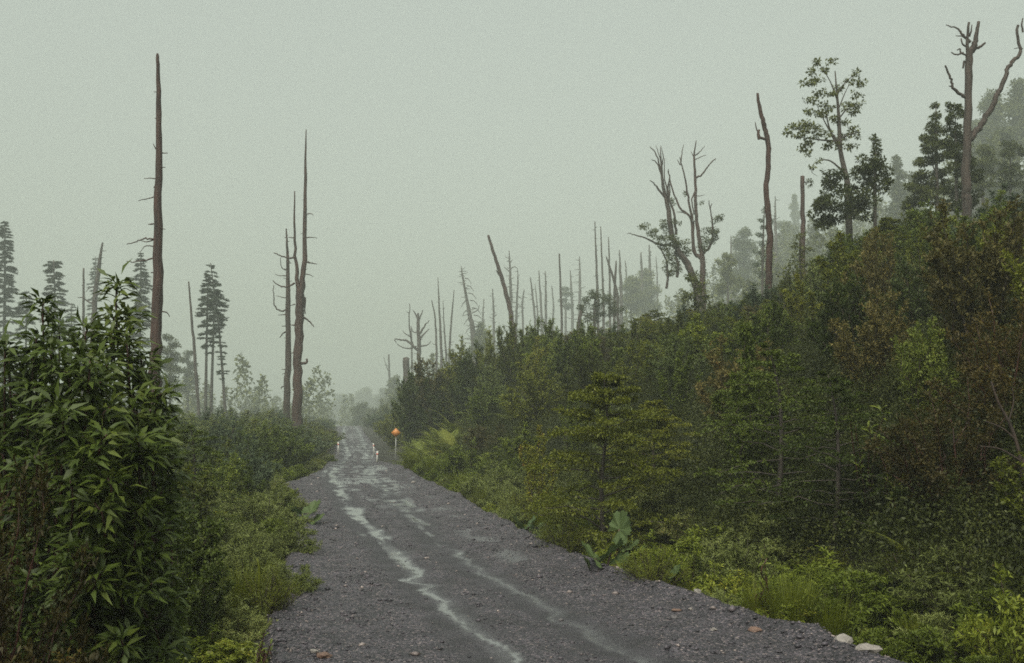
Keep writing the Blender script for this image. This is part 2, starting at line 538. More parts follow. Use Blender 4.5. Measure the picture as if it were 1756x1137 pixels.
quad = np.stack([i * NU + j, i * NU + j + 1, (i + 1) * NU + j + 1, (i + 1) * NU + j], -1).reshape(-1, 4)
g.add(np.stack([RXg, RYg, RZg], -1).reshape(-1, 3), quad)
m, n, l = nodemat("wet_gravel")
out, pb = n.new("ShaderNodeOutputMaterial"), n.new("ShaderNodeBsdfPrincipled")
geo_n, aw, atr = n.new("ShaderNodeNewGeometry"), n.new("ShaderNodeAttribute"), n.new("ShaderNodeAttribute")
aw.attribute_name, atr.attribute_name = "wet", "track"
nf, nm, vo = n.new("ShaderNodeTexNoise"), n.new("ShaderNodeTexNoise"), n.new("ShaderNodeTexVoronoi")
nf.inputs['Scale'].default_value, nf.inputs['Detail'].default_value = 34, 6
nm.inputs['Scale'].default_value, nm.inputs['Detail'].default_value = 2.2, 6
vo.inputs['Scale'].default_value = 46
for t in (nf, nm, vo):
    l.new(geo_n.outputs['Position'], t.inputs['Vector'])
rs = ramp(n, [(.0, (.010, .0085, .012)), (.45, (.031, .0275, .036)), (.75, (.060, .053, .066)), (.93, (.12, .094, .110)), (1, (.21, .17, .165))])
sep = n.new("ShaderNodeSeparateColor")
l.new(vo.outputs['Color'], sep.inputs[0])
l.new(sep.outputs[0], rs.inputs[0])
rn = ramp(n, [(.3, (.019, .0172, .022)), (.7, (.044, .039, .048))])
l.new(nf.outputs[0], rn.inputs[0])
mx = n.new("ShaderNodeMix")
mx.data_type = 'RGBA'
l.new(atr.outputs['Fac'], mx.inputs[0])
l.new(rs.outputs[0], mx.inputs[6])
l.new(rn.outputs[0], mx.inputs[7])
big = ramp(n, [(.3, (.55, .55, .55)), (.7, (1.3, 1.3, 1.3))])
l.new(nm.outputs[0], big.inputs[0])
ml = n.new("ShaderNodeMix")
ml.data_type, ml.blend_type = 'RGBA', 'MULTIPLY'
ml.inputs[0].default_value = 1
l.new(mx.outputs[2], ml.inputs[6])
l.new(big.outputs[0], ml.inputs[7])
wn_ = n.new("ShaderNodeMath")
wn_.operation, wn_.inputs[1].default_value = 'MULTIPLY_ADD', .5
sb = n.new("ShaderNodeMath")
sb.operation, sb.inputs[1].default_value = 'SUBTRACT', .25
l.new(nf.outputs[0], wn_.inputs[0])
l.new(aw.outputs['Fac'], sb.inputs[0])
l.new(sb.outputs[0], wn_.inputs[2])
wr_ = ramp(n, [(.12, (0, 0, 0)), (.85, (1, 1, 1))])
l.new(wn_.outputs[0], wr_.inputs[0])
wm = n.new("ShaderNodeMix")
wm.data_type = 'RGBA'
l.new(wr_.outputs[0], wm.inputs[0])
l.new(ml.outputs[2], wm.inputs[6])
wm.inputs[7].default_value = (.105, .105, .112, 1)          # silty standing water
l.new(wm.outputs[2], pb.inputs['Base Color'])
ro = n.new("ShaderNodeMapRange")
ro.inputs[3].default_value, ro.inputs[4].default_value = .62, .11
l.new(wr_.outputs[0], ro.inputs[0])
l.new(ro.outputs[0], pb.inputs['Roughness'])
bp, bp2 = n.new("ShaderNodeBump"), n.new("ShaderNodeBump")
bs = n.new("ShaderNodeMapRange")
bs.inputs[3].default_value, bs.inputs[4].default_value = .9, .03
l.new(wr_.outputs[0], bs.inputs[0])
l.new(bs.outputs[0], bp.inputs['Strength'])
l.new(bs.outputs[0], bp2.inputs['Strength'])
bp.inputs['Distance'].default_value, bp2.inputs['Distance'].default_value = .02, .02
l.new(vo.outputs['Distance'], bp.inputs['Height'])
bp.invert = True
l.new(nf.outputs[0], bp2.inputs['Height'])
l.new(bp.outputs[0], bp2.inputs['Normal'])
l.new(bp2.outputs[0], pb.inputs['Normal'])
l.new(pb.outputs[0], out.inputs['Surface'])
me = g.mesh("road", m, True)
for nm_, arr in (("wet", wet), ("track", track)):
    a_ = me.attributes.new(nm_, 'FLOAT', 'POINT')
    a_.data.foreach_set("value", arr.ravel().astype(np.float32))
link("road", me, None, "structure")


def road_height(x, y):
    """height of the road sheet (nearest vertex)"""
    iy = np.clip(np.searchsorted(vs, y), 0, len(vs) - 1)
    u = (x - edgeL[iy]) / (edgeR[iy] - edgeL[iy])
    iu = np.clip(np.round(u * (NU - 1)).astype(int), 0, NU - 1)
    return RZg[iy, iu]


# loose gravel: uncountable stones
def stone_shapes(k):
    out_ = []
    for _ in range(k):
        v = np.array([[0, 0, 1], [1, 0, 0], [.3, .95, 0], [-.8, .6, 0], [-.8, -.6, 0], [.3, -.95, 0], [0, 0, -1.0]])
        v = v * U(.6, 1.25, v.shape) + rng.normal(size=v.shape) * .12
        out_.append(v)
    return out_


SF = np.array([[0, 1, 2], [0, 2, 3], [0, 3, 4], [0, 4, 5], [0, 5, 1], [6, 2, 1], [6, 3, 2], [6, 4, 3], [6, 5, 4], [6, 1, 5]])


def scatter_stones(g, x, y, z, s, tint):
    sh = np.array(stone_shapes(12))
    n_ = len(x)
    v = sh[rng.integers(0, 12, n_)] * np.stack([U(.7, 1.3, n_), U(.7, 1.3, n_), U(.35, .7, n_)], -1)[:, None, :] * s[:, None, None]
    a_ = U(0, 2 * np.pi, n_)
    ca, sa = np.cos(a_)[:, None], np.sin(a_)[:, None]
    vx, vy = v[..., 0] * ca - v[..., 1] * sa, v[..., 0] * sa + v[..., 1] * ca
    P = np.stack([vx + x[:, None], vy + y[:, None], v[..., 2] + (z + s * .12)[:, None]], -1)
    f = (SF[None] + (np.arange(n_) * 7)[:, None, None]).reshape(-1, 3)
    g.add(P.reshape(-1, 3), None, f, np.repeat(tint, 10))


ys = 7.0 * (62 / 7.0) ** (U(0, 1, 56000) ** 1.25)
us = U(.01, .99, len(ys))
xs = np.interp(ys, vs, edgeL) + us * (np.interp(ys, vs, edgeR) - np.interp(ys, vs, edgeL))
wv, tv, _, _ = road_masks(xs, ys)
dens = np.clip(.25 + 1.3 * (fbm(xs * 1.1, ys * .6, 101, 3) - .3), .05, 1) * (1 - .95 * tv) * (1 - .95 * wv)
ev = np.minimum(us, 1 - us)
dens = np.clip(dens + .5 * (ev < .12), 0, 1) * np.where(ev < .12, 1, .9)
keep = U(0, 1, len(ys)) < dens
xs, ys = xs[keep], ys[keep]
ss = np.clip(.0078 * np.exp(rng.normal(size=len(xs)) * .60), .004, .052) * (1 + ys * .012)
g = Geo()
scatter_stones(g, xs, ys, road_height(xs, ys), ss, U(0, 1, len(xs)))
gravel_m = leaf_mat("gravel_stone", [(0, (.012, .010, .015)), (.5, (.038, .032, .042)), (.86, (.082, .068, .083)), (.95, (.15, .118, .115)), (1, (.30, .245, .23))], .5, 0.0, .5, 0.0)
link("gravel", g.mesh("gravel", gravel_m), None, "stuff")

# ------------------------------------------------------------------ haze
hz = Geo()
hx0, hx1, hy0, hy1, hz0, hz1 = -1150, 1150, -150, 1800, -8, 102


def box_geo(g, lo, hi, tint=.5):
    (a, b, c), (d, e, f) = lo, hi
    v = [(a, b, c), (d, b, c), (d, e, c), (a, e, c), (a, b, f), (d, b, f), (d, e, f), (a, e, f)]
    g.add(v, [(0, 3, 2, 1), (4, 5, 6, 7), (0, 1, 5, 4), (1, 2, 6, 5), (2, 3, 7, 6), (3, 0, 4, 7)], None, tint)


box_geo(hz, (hx0, hy0, hz0), (hx1, hy1, hz1))
m, n, l = nodemat("fog_air")
out, pv = n.new("ShaderNodeOutputMaterial"), n.new("ShaderNodeVolumePrincipled")
pv.inputs['Color'].default_value = (.64, .695, .66, 1)
pv.inputs['Density'].default_value = HAZE_DENSITY
pv.inputs['Anisotropy'].default_value = 0.0
l.new(pv.outputs[0], out.inputs['Volume'])
link("haze", hz.mesh("haze", m), None, "stuff")

# ------------------------------------------------------------------ plant builders
def twig_leaves(P, D, k, tl, L, W, seed_t, droop=.1):
    """k leaves along each of n twigs that start at P and run along D for tl"""
    n = len(P)
    f = (np.arange(k) + U(0, 1, (n, k))) / k
    pos = P[:, None, :] + D[:, None, :] * (f * tl[:, None])[..., None]
    pos[..., 2] -= droop * (f * tl[:, None]) ** 2
    d = nrm(D[:, None, :] * .6 + nrm(rng.normal(size=(n, k, 3))) * .9)
    nn = nrm(rng.normal(size=(n, k, 3)) * .55 + np.array([0, 0, 1.0]))
    t = np.clip(seed_t[:, None] + rng.normal(size=(n, k)) * .17, 0, 1)
    l_ = L * U(.65, 1.25, (n, k))
    return pos.reshape(-1, 3), d.reshape(-1, 3), nn.reshape(-1, 3), l_.ravel(), (l_ * W / L).ravel(), t.ravel()


def shrub_geo(h, r, shoots, twigs, k, L, W, upright=.5, low=.2, lean=0.0, tint0=.4):
    """multi-stemmed shrub: (stems, crown)"""
    gs, gc = Geo(), Geo()
    az, q = U(0, 2 * np.pi, shoots), np.sqrt(U(0, 1, shoots))
    rt = r * q
    top = h * (1 - (1 - upright * .75) * q ** 1.6 * .85) * U(.66, 1.0, shoots)
    for a_, b_, t_ in zip(az, rt, top):
        base = np.array([math.cos(a_) * b_ * .22, math.sin(a_) * b_ * .22, -.06])
        tip = np.array([math.cos(a_) * b_ + lean * t_, math.sin(a_) * b_, t_])
        ctrl = base * .6 + tip * .4
        ctrl[2] = t_ * .62
        s = np.linspace(0, 1, 7)[:, None]
        path = (1 - s) ** 2 * base + 2 * s * (1 - s) * ctrl + s ** 2 * tip
        path[1:-1] += rng.normal(size=(5, 3)) * .02 * h
        tube(gs, path, [.012 * h ** .8, .003], 4, 0)
        tt = low + (1 - low) * U(0, 1, twigs) ** .8
        P = np.stack([np.interp(tt, s[:, 0], path[:, c]) for c in range(3)], -1)
        outw = nrm(tip - base)
        D = nrm(rdir(twigs) * np.array([1, 1, .6]) + np.array([0, 0, .35]) + outw * .35)
        tl = (.06 + .11 * (1.15 - tt)) * r * U(.5, 1.5, twigs) + .05
        st = np.clip(tint0 + rng.normal() * .08 + rng.normal(size=twigs) * .12, 0, 1)
        leaves(gc, *twig_leaves(P, D, k, tl, L, W, st))
    return gs, gc


def layered_geo(h, r, limbs, twigs, k, L, W, tint0=.5, trunk_r=.05, first=.15, droop=.12):
    """young southern beech: flat tiers of fine sprays"""
    gt, gc = Geo(), Geo()
    tp = np.array([[0, 0, -.1], [.04 * h * U(-1, 1), .04 * h * U(-1, 1), h * .4], [.04 * h * U(-1, 1), .03 * h, h * .75], [0, 0, h]])
    tp = smooth_path(tp, 4)
    tube(gt, tp, [trunk_r, trunk_r * .12], 7, .08)
    zz = np.linspace(0, 1, len(tp))
    for i_ in range(limbs):
        t = first + (1 - first) * (i_ + U(0, 1)) / limbs
        a_ = i_ * 2.4 + U(-.5, .5)
        ln = r * min(1.0, (1.02 - t) * 1.35) ** .8 * U(.65, 1.1) + .05
        o = np.array([np.interp(t, zz, tp[:, c]) for c in range(3)])
        d = np.array([math.cos(a_), math.sin(a_), U(.05, .45)])
        s = np.linspace(0, 1, 6)[:, None]
        path = o + d * ln * s
        path[:, 2] -= droop * ln * s[:, 0] ** 2 * 1.6
        path[1:] += rng.normal(size=(5, 3)) * .03 * ln
        tube(gt, path, [trunk_r * .35 * (1.1 - t), .003], 4, 0)
        tt = U(.18, 1, twigs)
        P = np.stack([np.interp(tt, s[:, 0], path[:, c]) for c in range(3)], -1)
        side = np.array([-d[1], d[0], 0]) * np.where(U(0, 1, twigs) < .5, -1, 1)[:, None]
        D = nrm(side * .8 + d * .7 + rng.normal(size=(twigs, 3)) * .16)
        tl = ln * .42 * (1.15 - tt) * U(.6, 1.3, twigs) + .04
        st = np.clip(tint0 + rng.normal(size=twigs) * .14 + .2 * (t - .5), 0, 1)
        leaves(gc, *twig_leaves(P, D, k, tl, L, W, st, .25))
    return gt, gc


def blob_crown(base, blobs, depth, L, W, per_m2, flat=.8, tint0=.45, sub=.34):
    """leafy clumps measured in the photograph: blobs of (px, py, rx, ry [, depth offset in radii])"""
    gc = Geo()
    k = depth / F
    for b in blobs:
        rx, ry = b[2] * k, b[3] * k
        c = at(b[0], b[1], depth) - base + np.array([0, (b[4] if len(b) > 4 else U(-.7, .7)) * rx, 0])
        nsub = max(5, int(9 * (rx * ry) / .5))
        nsub = min(nsub, 60)
        sc = rdir(nsub) * (U(0.15, 1, (nsub, 1)) ** .45) * np.array([rx, rx, ry]) * .85
        nl = max(4, int(per_m2 * 4.0 * rx * ry * 4 / nsub))
        rs_ = sub * np.array([min(rx, 1.6 * ry), min(rx, 1.6 * ry), min(rx, ry) * flat]) * 1.1
        off = rdir(nsub * nl).reshape(nsub, nl, 3) * U(.1, 1, (nsub, nl, 1)) ** .5 * rs_ * 1.25
        P = (c + sc[:, None, :] + off).reshape(-1, 3)
        D = nrm(off.reshape(-1, 3) / rs_ + rdir(len(P)) * .8)
        N = nrm(rng.normal(size=(len(P), 3)) * .6 + np.array([0, 0, .9]))
        t = np.clip(tint0 + np.repeat(rng.normal(size=nsub) * .13, nl) + rng.normal(size=len(P)) * .13 + .25 * (off[..., 2].ravel() / rs_[2]) * .3, 0, 1)
        l_ = L * U(.6, 1.3, len(P))
        leaves(gc, P, D, N, l_, l_ * W / L, t)
    return gc


def frond_mesh(name, ln, pairs, sub, width, arch, mat, tint0):
    g = Geo()
    s = np.linspace(0, 1, 9)
    ang = 1.15 - arch * s
    dx, dz = np.cos(ang), np.sin(ang)
    x = np.concatenate([[0], np.cumsum((dx[1:] + dx[:-1]) / 2 * ln / 8)])
    z = np.concatenate([[0], np.cumsum((dz[1:] + dz[:-1]) / 2 * ln / 8)])
    mid = np.stack([x, x * 0, z], -1)
    tube(g, mid, [.007 * ln + .002, .002], 3, 0, .3)
    for sg in (-1, 1):
        t = np.linspace(.14, .99, pairs)
        P = np.stack([np.interp(t, s, mid[:, c]) for c in range(3)], -1)
        tan = nrm(np.stack([np.interp(t, s, dx), t * 0, np.interp(t, s, dz)], -1))
        up = np.stack([-tan[:, 2], t * 0, tan[:, 0]], -1)
        pl = width * ln * np.sin(np.clip(t * 1.15 + .12, 0, 1) * np.pi * .93 + .15) ** .8
        pl = np.maximum(pl, .02 * ln)
        D = nrm(tan * .45 + np.array([0, sg, 0]) * .95 - up * .18)
        if sub == 0:
            leaves(g, P, D, up, pl, pl * .28 + .004, np.clip(tint0 + rng.normal(size=pairs) * .1, 0, 1), .12, .05)
        else:
            f = (np.arange(sub) + .5) / sub
            for s2 in (-1, 1):
                PP = P[:, None, :] + D[:, None, :] * (pl[:, None] * f[None])[..., None] - up[:, None, :] * (.16 * pl[:, None] * f[None] ** 2)[..., None]
                side = nrm(np.cross(D, up)) * s2
                DD = np.broadcast_to((side * .85 + D * .55)[:, None, :], PP.shape)
                NN = np.broadcast_to(up[:, None, :], PP.shape)
                ll = (pl[:, None] * .30 * (1.1 - f[None])) * U(.8, 1.2, (pairs, sub))
                leaves(g, PP.reshape(-1, 3), DD.reshape(-1, 3), NN.reshape(-1, 3), ll.ravel(), (ll * .55).ravel(),
                       np.clip(tint0 + rng.normal(size=pairs * sub) * .1, 0, 1), .1, .05)
    return g.mesh(name, mat)


def gunnera_leaf_mesh(name, R, mat, cup=.22):
    g = Geo()
    na, nr = 90, 5
    th = np.linspace(-2.75, 2.75, na)
    lob = 1 - .22 * np.abs(np.sin(th * 2.9 / 1.0)) ** 1.0 * 1.0
    teeth = 1 + .05 * np.sign(np.sin(th * 23))
    Rr = R * (.62 + .38 * np.cos(th * .45)) * (1 - .17 * (1 - np.abs(np.cos(th * 4.5))) ** 1.2) * (1 + .05 * np.sign(np.sin(th * 29)) * U(.4, 1.2, na)) * (1 + .22 * (noise(th * 1.4, R * 7, 5) - .5)) * U(.96, 1.03, na)
    V = [[0, 0, 0]]
    for k_ in range(1, nr + 1):
        f = k_ / nr
        rr = Rr * f * (1 if k_ == nr else (1 + (R * .8 / Rr - 1) * (1 - f) * .6))
        ridge = .05 * R * np.cos(th * 8.0) * f
        zz = cup * R * f ** 2 + ridge - .16 * R * f ** 3 * (np.abs(th) / 2.75) + rng.normal(size=na) * .008 * R
        V += list(np.stack([np.cos(th) * rr, np.sin(th) * rr, zz], -1))
    V = np.array(V)
    q, t = [], []
    for i_ in range(na - 1):
        t.append([0, 1 + i_, 2 + i_])
        for k_ in range(nr - 1):
            a_ = 1 + k_ * na + i_
            q.append([a_, a_ + na, a_ + na + 1, a_ + 1])
    g.add(V, q, t, .5)
    me_ = g.mesh(name, mat, True)
    vals = np.clip(.5 + np.repeat(rng.normal(size=na - 1) * .10, nr - 1), 0, 1)
    me_.attributes["tint"].data.foreach_set("value", np.concatenate([vals, np.full(len(t), .55)]).astype(np.float32))
    return me_


def blade_tuft(n, h, r, w, tint0, lean=.35, curve=.4):
    g = Geo()
    a_, q = U(0, 2 * np.pi, n), np.sqrt(U(0, 1, n))
    b = np.stack([np.cos(a_) * q * r * .45, np.sin(a_) * q * r * .45, np.full(n, -.03)], -1)
    a2 = a_ + rng.normal(size=n) * .5
    hh = h * U(.55, 1.05, n)
    ln = q * lean * hh * U(.5, 1.2, n) + .02
    o = np.stack([np.cos(a2), np.sin(a2), a2 * 0], -1)
    sd = np.stack([-np.sin(a2), np.cos(a2), a2 * 0], -1) * w
    m1 = b + o * (ln * .35)[:, None] + np.array([0, 0, 1]) * (hh * .55)[:, None]
    tp = b + o * (ln * (1 + curve))[:, None] + np.array([0, 0, 1]) * (hh * (1 - curve * .15))[:, None]
    v = np.stack([b - sd * .5, b + sd * .5, m1 + sd * .4, m1 - sd * .4, tp], 1).reshape(-1, 3)
    k = np.arange(n) * 5
    tint = np.clip(tint0 + rng.normal(size=n) * .18, 0, 1)
    g.add(v, np.stack([k, k + 1, k + 2, k + 3], -1), None, tint)
    g.t.append(np.stack([k + 3, k + 2, k + 4], -1))
    g.tt.append(tint)
    return g


def big_leaf_mesh(name, L, W, arch, mat, tint):
    g = Geo()
    s = np.linspace(0, 1, 6)
    w = W * .5 * np.sin(np.clip(s, 0, 1) * np.pi) ** .75 * (1 - .25 * s)
    w[0], w[-1] = .006, .002
    ang = .35 - arch * s
    x = np.concatenate([[0], np.cumsum(np.cos(ang)[:-1] * L / 5)])
    z = np.concatenate([[0], np.cumsum(np.sin(ang)[:-1] * L / 5)])
    v = []
    for i_ in range(6):
        v += [(x[i_], -w[i_], z[i_] + w[i_] * .35), (x[i_], 0, z[i_]), (x[i_], w[i_], z[i_] + w[i_] * .35)]
    q = []
    for i_ in range(5):
        a_ = i_ * 3
        q += [(a_, a_ + 3, a_ + 4, a_ + 1), (a_ + 1, a_ + 4, a_ + 5, a_ + 2)]
    g.add(v, q, None, tint)
    return g.mesh(name, mat, True)


def orient(o, D, N, scale=1.0):
    """point the object's x axis along D with z towards N"""
    x = Vector(D).normalized()
    z = (Vector(N) - x * Vector(N).dot(x)).normalized()
    y = z.cross(x)
    from mathutils import Matrix
    o.rotation_euler = Matrix((x, y, z)).transposed().to_euler()
    o.scale = (scale, scale, scale)


# ------------------------------------------------------------------ dead trees, traced and set at their real distances
def snag(label, depth, trunk, widths, branches=(), stubs=0, mat='snag', group=None, sink=2.0, name='dead_tree', stub_len=10, hint=None):
    """trunk: points from the base up; branches: (points, base width, tip width); widths in picture units"""
    depth = far(depth)
    k = depth / F
    p = [at(x, y, depth) for x, y in trunk]
    base = p[0].copy()
    gz = float(H(base[0], base[1])) - .25
    if gz < base[2]:
        d = nrm(p[0] - p[1]) if len(p) > 1 else np.array([0, 0, -1.])
        d = d / max(-d[2], .5)
        base = base + d * (base[2] - gz) * np.array([.5, .5, 1])
        base[2] = gz
        p = [base] + p
        widths = [widths[0] * 1.15] + list(widths)
    t = thing(name, label, 'dead tree', base, group)
    P = smooth_path([q_ - base for q_ in p], 5)
    g = Geo()
    seg = np.interp(np.linspace(0, 1, len(P)), np.linspace(0, 1, len(widths)), np.array(widths) * .5 * k)
    P[1:-1, :2] += rng.normal(size=(len(P) - 2, 2)) * seg[1:-1, None] * .12
    tube(g, P, seg, 9, .10)
    part('trunk', g, M[mat], t)
    for br in branches:
        pts, w0, w1 = br
        q_ = [at(x, y, depth) - base for x, y in pts]
        ln = np.linalg.norm(q_[-1] - q_[0])
        yo = U(-.12, .12) * ln
        for i_ in range(len(q_)):
            q_[i_][1] += yo * i_ / max(1, len(q_) - 1)
        g = Geo()
        B = smooth_path(q_, 4)
        B[1:] += rng.normal(size=(len(B) - 1, 3)) * min(.012 * ln, .035) * np.array([1, .5, 1])
        tube(g, B, [w0 * .5 * k, w1 * .5 * k], 6, .08)
        part('branch', g, M[mat], t)
    if stubs:
        g = Geo()
        for _ in range(int(stubs * 1.7)):
            f = U(.12, .97)
            o = np.array([np.interp(f, np.linspace(0, 1, len(P)), P[:, c]) for c in range(3)])
            a_ = U(0, 2 * np.pi)
            ln = stub_len * k * U(.25, 1.5) * (1.1 - f * .7)
            d = np.array([math.cos(a_), math.sin(a_) * .8, U(-.25, .25)])
            q_ = smooth_path([o, o + d * ln * .5 + np.array([0, 0, -.04 * ln]), o + d * ln + np.array([0, 0, U(-.25, .2) * ln])], 2)
            tube(g, q_, [max(.012, .75 * k), max(.006, .3 * k)], 4, 0)
        part('twigs', g, M[mat], t, kind='stuff')
    return t


z3 = zoom(200, 60, .3517)
z4 = zoom(400, 380, .387)
z5 = zoom(640, 380, .3343)
z6 = zoom(1050, 200, .3167)
z7 = zoom(1300, 20, .352)
z1 = zoom(0, 360, .3517)


def zz(f, *pts):
    return [f(*p_) for p_ in pts]


# the tall trunk by the road
snag("tallest bare reddish dead trunk, short broken limbs, behind the large-leaved shrub", 40,
     [(263, 720), (266, 640), (268, 560), (271, 440), (272, 306), (272, 194), (270.5, 110), (270, 92)], [22, 20, 18, 15.5, 12, 9, 6, 4],
     [(zz(z3, (188, 700), (160, 699), (135, 702)), 2.2, 1.0), (zz(z3, (188, 788), (150, 800), (110, 810)), 2.4, 1.1),
      (zz(z3, (186, 920), (155, 922)), 2.6, 1.4), (zz(z3, (184, 993), (140, 994), (112, 998), (85, 1014), (47, 1018)), 3.2, 1.4),
      (zz(z3, (184, 1000), (150, 1008), (122, 1005)), 2.4, 1.2), (zz(z3, (182, 1032), (150, 1028), (135, 1035), (115, 1060)), 2.2, .9),
      (zz(z3, (182, 1088), (130, 1100), (80, 1106), (47, 1104)), 3.0, 1.2), (zz(z3, (222, 575), (250, 577)), 2.2, 1.2),
      (zz(z3, (222, 645), (238, 646)), 2, 1), (zz(z3, (200, 278), (182, 278)), 2, 1), (zz(z3, (200, 408), (185, 406)), 2, 1),
      (zz(z3, (195, 560), (185, 545), (178, 530)), 2.4, 1.2), (zz(z3, (190, 735), (182, 745)), 4, 3), (zz(z3, (225, 945), (240, 948)), 1.6, .8),
      (zz(z1, (792, 495), (812, 500), (826, 520)), 2.4, 1.2), (zz(z1, (745, 70), (722, 70)), 2.4, 1.4), (zz(z1, (748, 306), (735, 306)), 2.4, 1.4)],
     26, 'snag_red', stub_len=7)
# the pair behind the roadside shrubs
snag("forked dead tree with two bare spires behind shrubs at the left road edge", 58,
     [(509, 712), (510, 660), (512, 600), (514, 545), (515, 508), (519, 478), (522.5, 430), (523.5, 306), (525, 222)], [17, 16, 15, 15, 14.5, 9, 8, 5, 1.6],
     [([(514, 515), (511, 485), (508, 450), (506, 400), (506, 329)], 9, 2.0),
      (zz(z4, (322, 72), (350, 70), (372, 73)), 2, .8), (zz(z4, (322, 180), (345, 184), (372, 188)), 2.2, .8), (zz(z4, (322, 232), (340, 236), (355, 246)), 2, .8),
      (zz(z4, (312, 425), (335, 440), (358, 466)), 3.4, 1.6), (zz(z4, (302, 628), (318, 628), (327, 620), (325, 607)), 5, 3),
      (zz(z4, (270, 162), (240, 160), (210, 153), (182, 140)), 3.2, 1.4), (zz(z4, (272, 272), (248, 286), (215, 288), (190, 276), (172, 258)), 3.4, 1.3),
      (zz(z4, (270, 72), (245, 70)), 2.4, 1), (zz(z4, (275, 365), (255, 372)), 2.4, 1), (zz(z4, (275, 460), (255, 458)), 3, 1.4), (zz(z4, (272, 575), (258, 585)), 3, 1.4),
      (zz(z3, (930, 872), (950, 872), (960, 880)), 2, .8), (zz(z3, (930, 988), (955, 987), (977, 990)), 2, .8), (zz(z3, (930, 1105), (955, 1112), (977, 1118)), 2, .9),
      (zz(z4, (318, 335), (318, 410)), 3.5, 2)], 40, 'snag_red', stub_len=9)
snag("slim dead tree, crooked side limbs, close left of the forked dead tree", 60,
     [(492, 704), (494, 612), (494, 496), (493, 440), (491, 392)], [12, 10.5, 7.5, 5, 2.4],
     [(zz(z4, (238, 392), (205, 394), (185, 372), (178, 330), (179, 283)), 3.2, 1.2), (zz(z4, (238, 412), (200, 414)), 2.4, 1), (zz(z4, (236, 215), (215, 205), (209, 160)), 2.2, .9),
      (zz(z4, (236, 240), (205, 240), (186, 232)), 2, .8), (zz(z4, (236, 488), (222, 495), (207, 514)), 3, 1.3), (zz(z4, (238, 462), (215, 464)), 2.4, 1),
      (zz(z4, (236, 338), (210, 334), (190, 328)), 1.8, .7), (zz(z4, (230, 730), (214, 733), (213, 742)), 2.4, 1.2), (zz(z4, (232, 655), (215, 655)), 2, 1)], 26, 'snag', stub_len=9)
# left, among the conifers
snag("thin bare pole of a dead tree, just left of a taller leaning snag", 78, [(143.5, 600), (143.5, 520), (143.5, 460)], [4.4, 4, 3], (), 4, stub_len=6)
snag("leaning snag with stubby side branches between the dark conifers", 78, [(158, 600), (162, 520), (170, 455), (176, 416)], [9, 8, 6, 2.6],
     [(zz(z1, (460, 460), (430, 448), (405, 430), (375, 425)), 3.4, 1.2), (zz(z1, (478, 300), (462, 280)), 3, 1.6), (zz(z1, (468, 370), (440, 380), (420, 400)), 2.4, 1),
      (zz(z1, (470, 420), (495, 400), (505, 380)), 2.4, 1), (zz(z1, (455, 500), (425, 520)), 2.4, 1)], 14, stub_len=12)
snag("bare slightly leaning pole beside the three-trunked conifer", 75, [(340, 700), (334, 610), (328, 540), (323.5, 483)], [6, 5.4, 4.2, 2.6], (), 8, stub_len=5)
# beyond the bend
snag("lone pale snag with a forked twig above round bushes beyond the bend", 145, [(668, 690), (667.5, 650), (666.7, 608)], [5, 4, 3],
     [([(667, 640), (660, 620), (658, 611)], 1.6, .7), ([(667, 628), (660, 626)], 1.4, .6)], 4, stub_len=6)
snag("thick snapped trunk with a flat broken top beside the bend thicket", 85, [(696, 690), (697, 650), (697, 614)], [13, 12, 11], ())
snag("dead tree with gnarled spreading limbs at the far end of the thicket", 92, [(719, 640), (718.5, 597), (717, 554), (717, 537)], [8, 7, 6, 3],
     [(zz(z5, (228, 660), (190, 625), (165, 608), (145, 607), (112, 603), (118, 622)), 4.5, 1.2), (zz(z5, (205, 640), (190, 580), (184, 500), (188, 424)), 3.2, 1.2),
      (zz(z5, (238, 600), (262, 575), (288, 550)), 4, 1.2), (zz(z5, (240, 575), (268, 530), (288, 508)), 4, 1.2), (zz(z5, (232, 505), (215, 470), (205, 455)), 3, 1),
      (zz(z5, (232, 510), (250, 470), (254, 455)), 3, 1), (zz(z5, (222, 640), (190, 650), (150, 645), (120, 625)), 3, 1), (zz(z5, (190, 590), (165, 575), (150, 560)), 2, .7),
      (zz(z5, (245, 640), (280, 632), (296, 612)), 3, .8), (zz(z5, (186, 470), (170, 462)), 1.6, .6), (zz(z5, (225, 570), (205, 565), (195, 540)), 2.4, .8)], 10, stub_len=8)
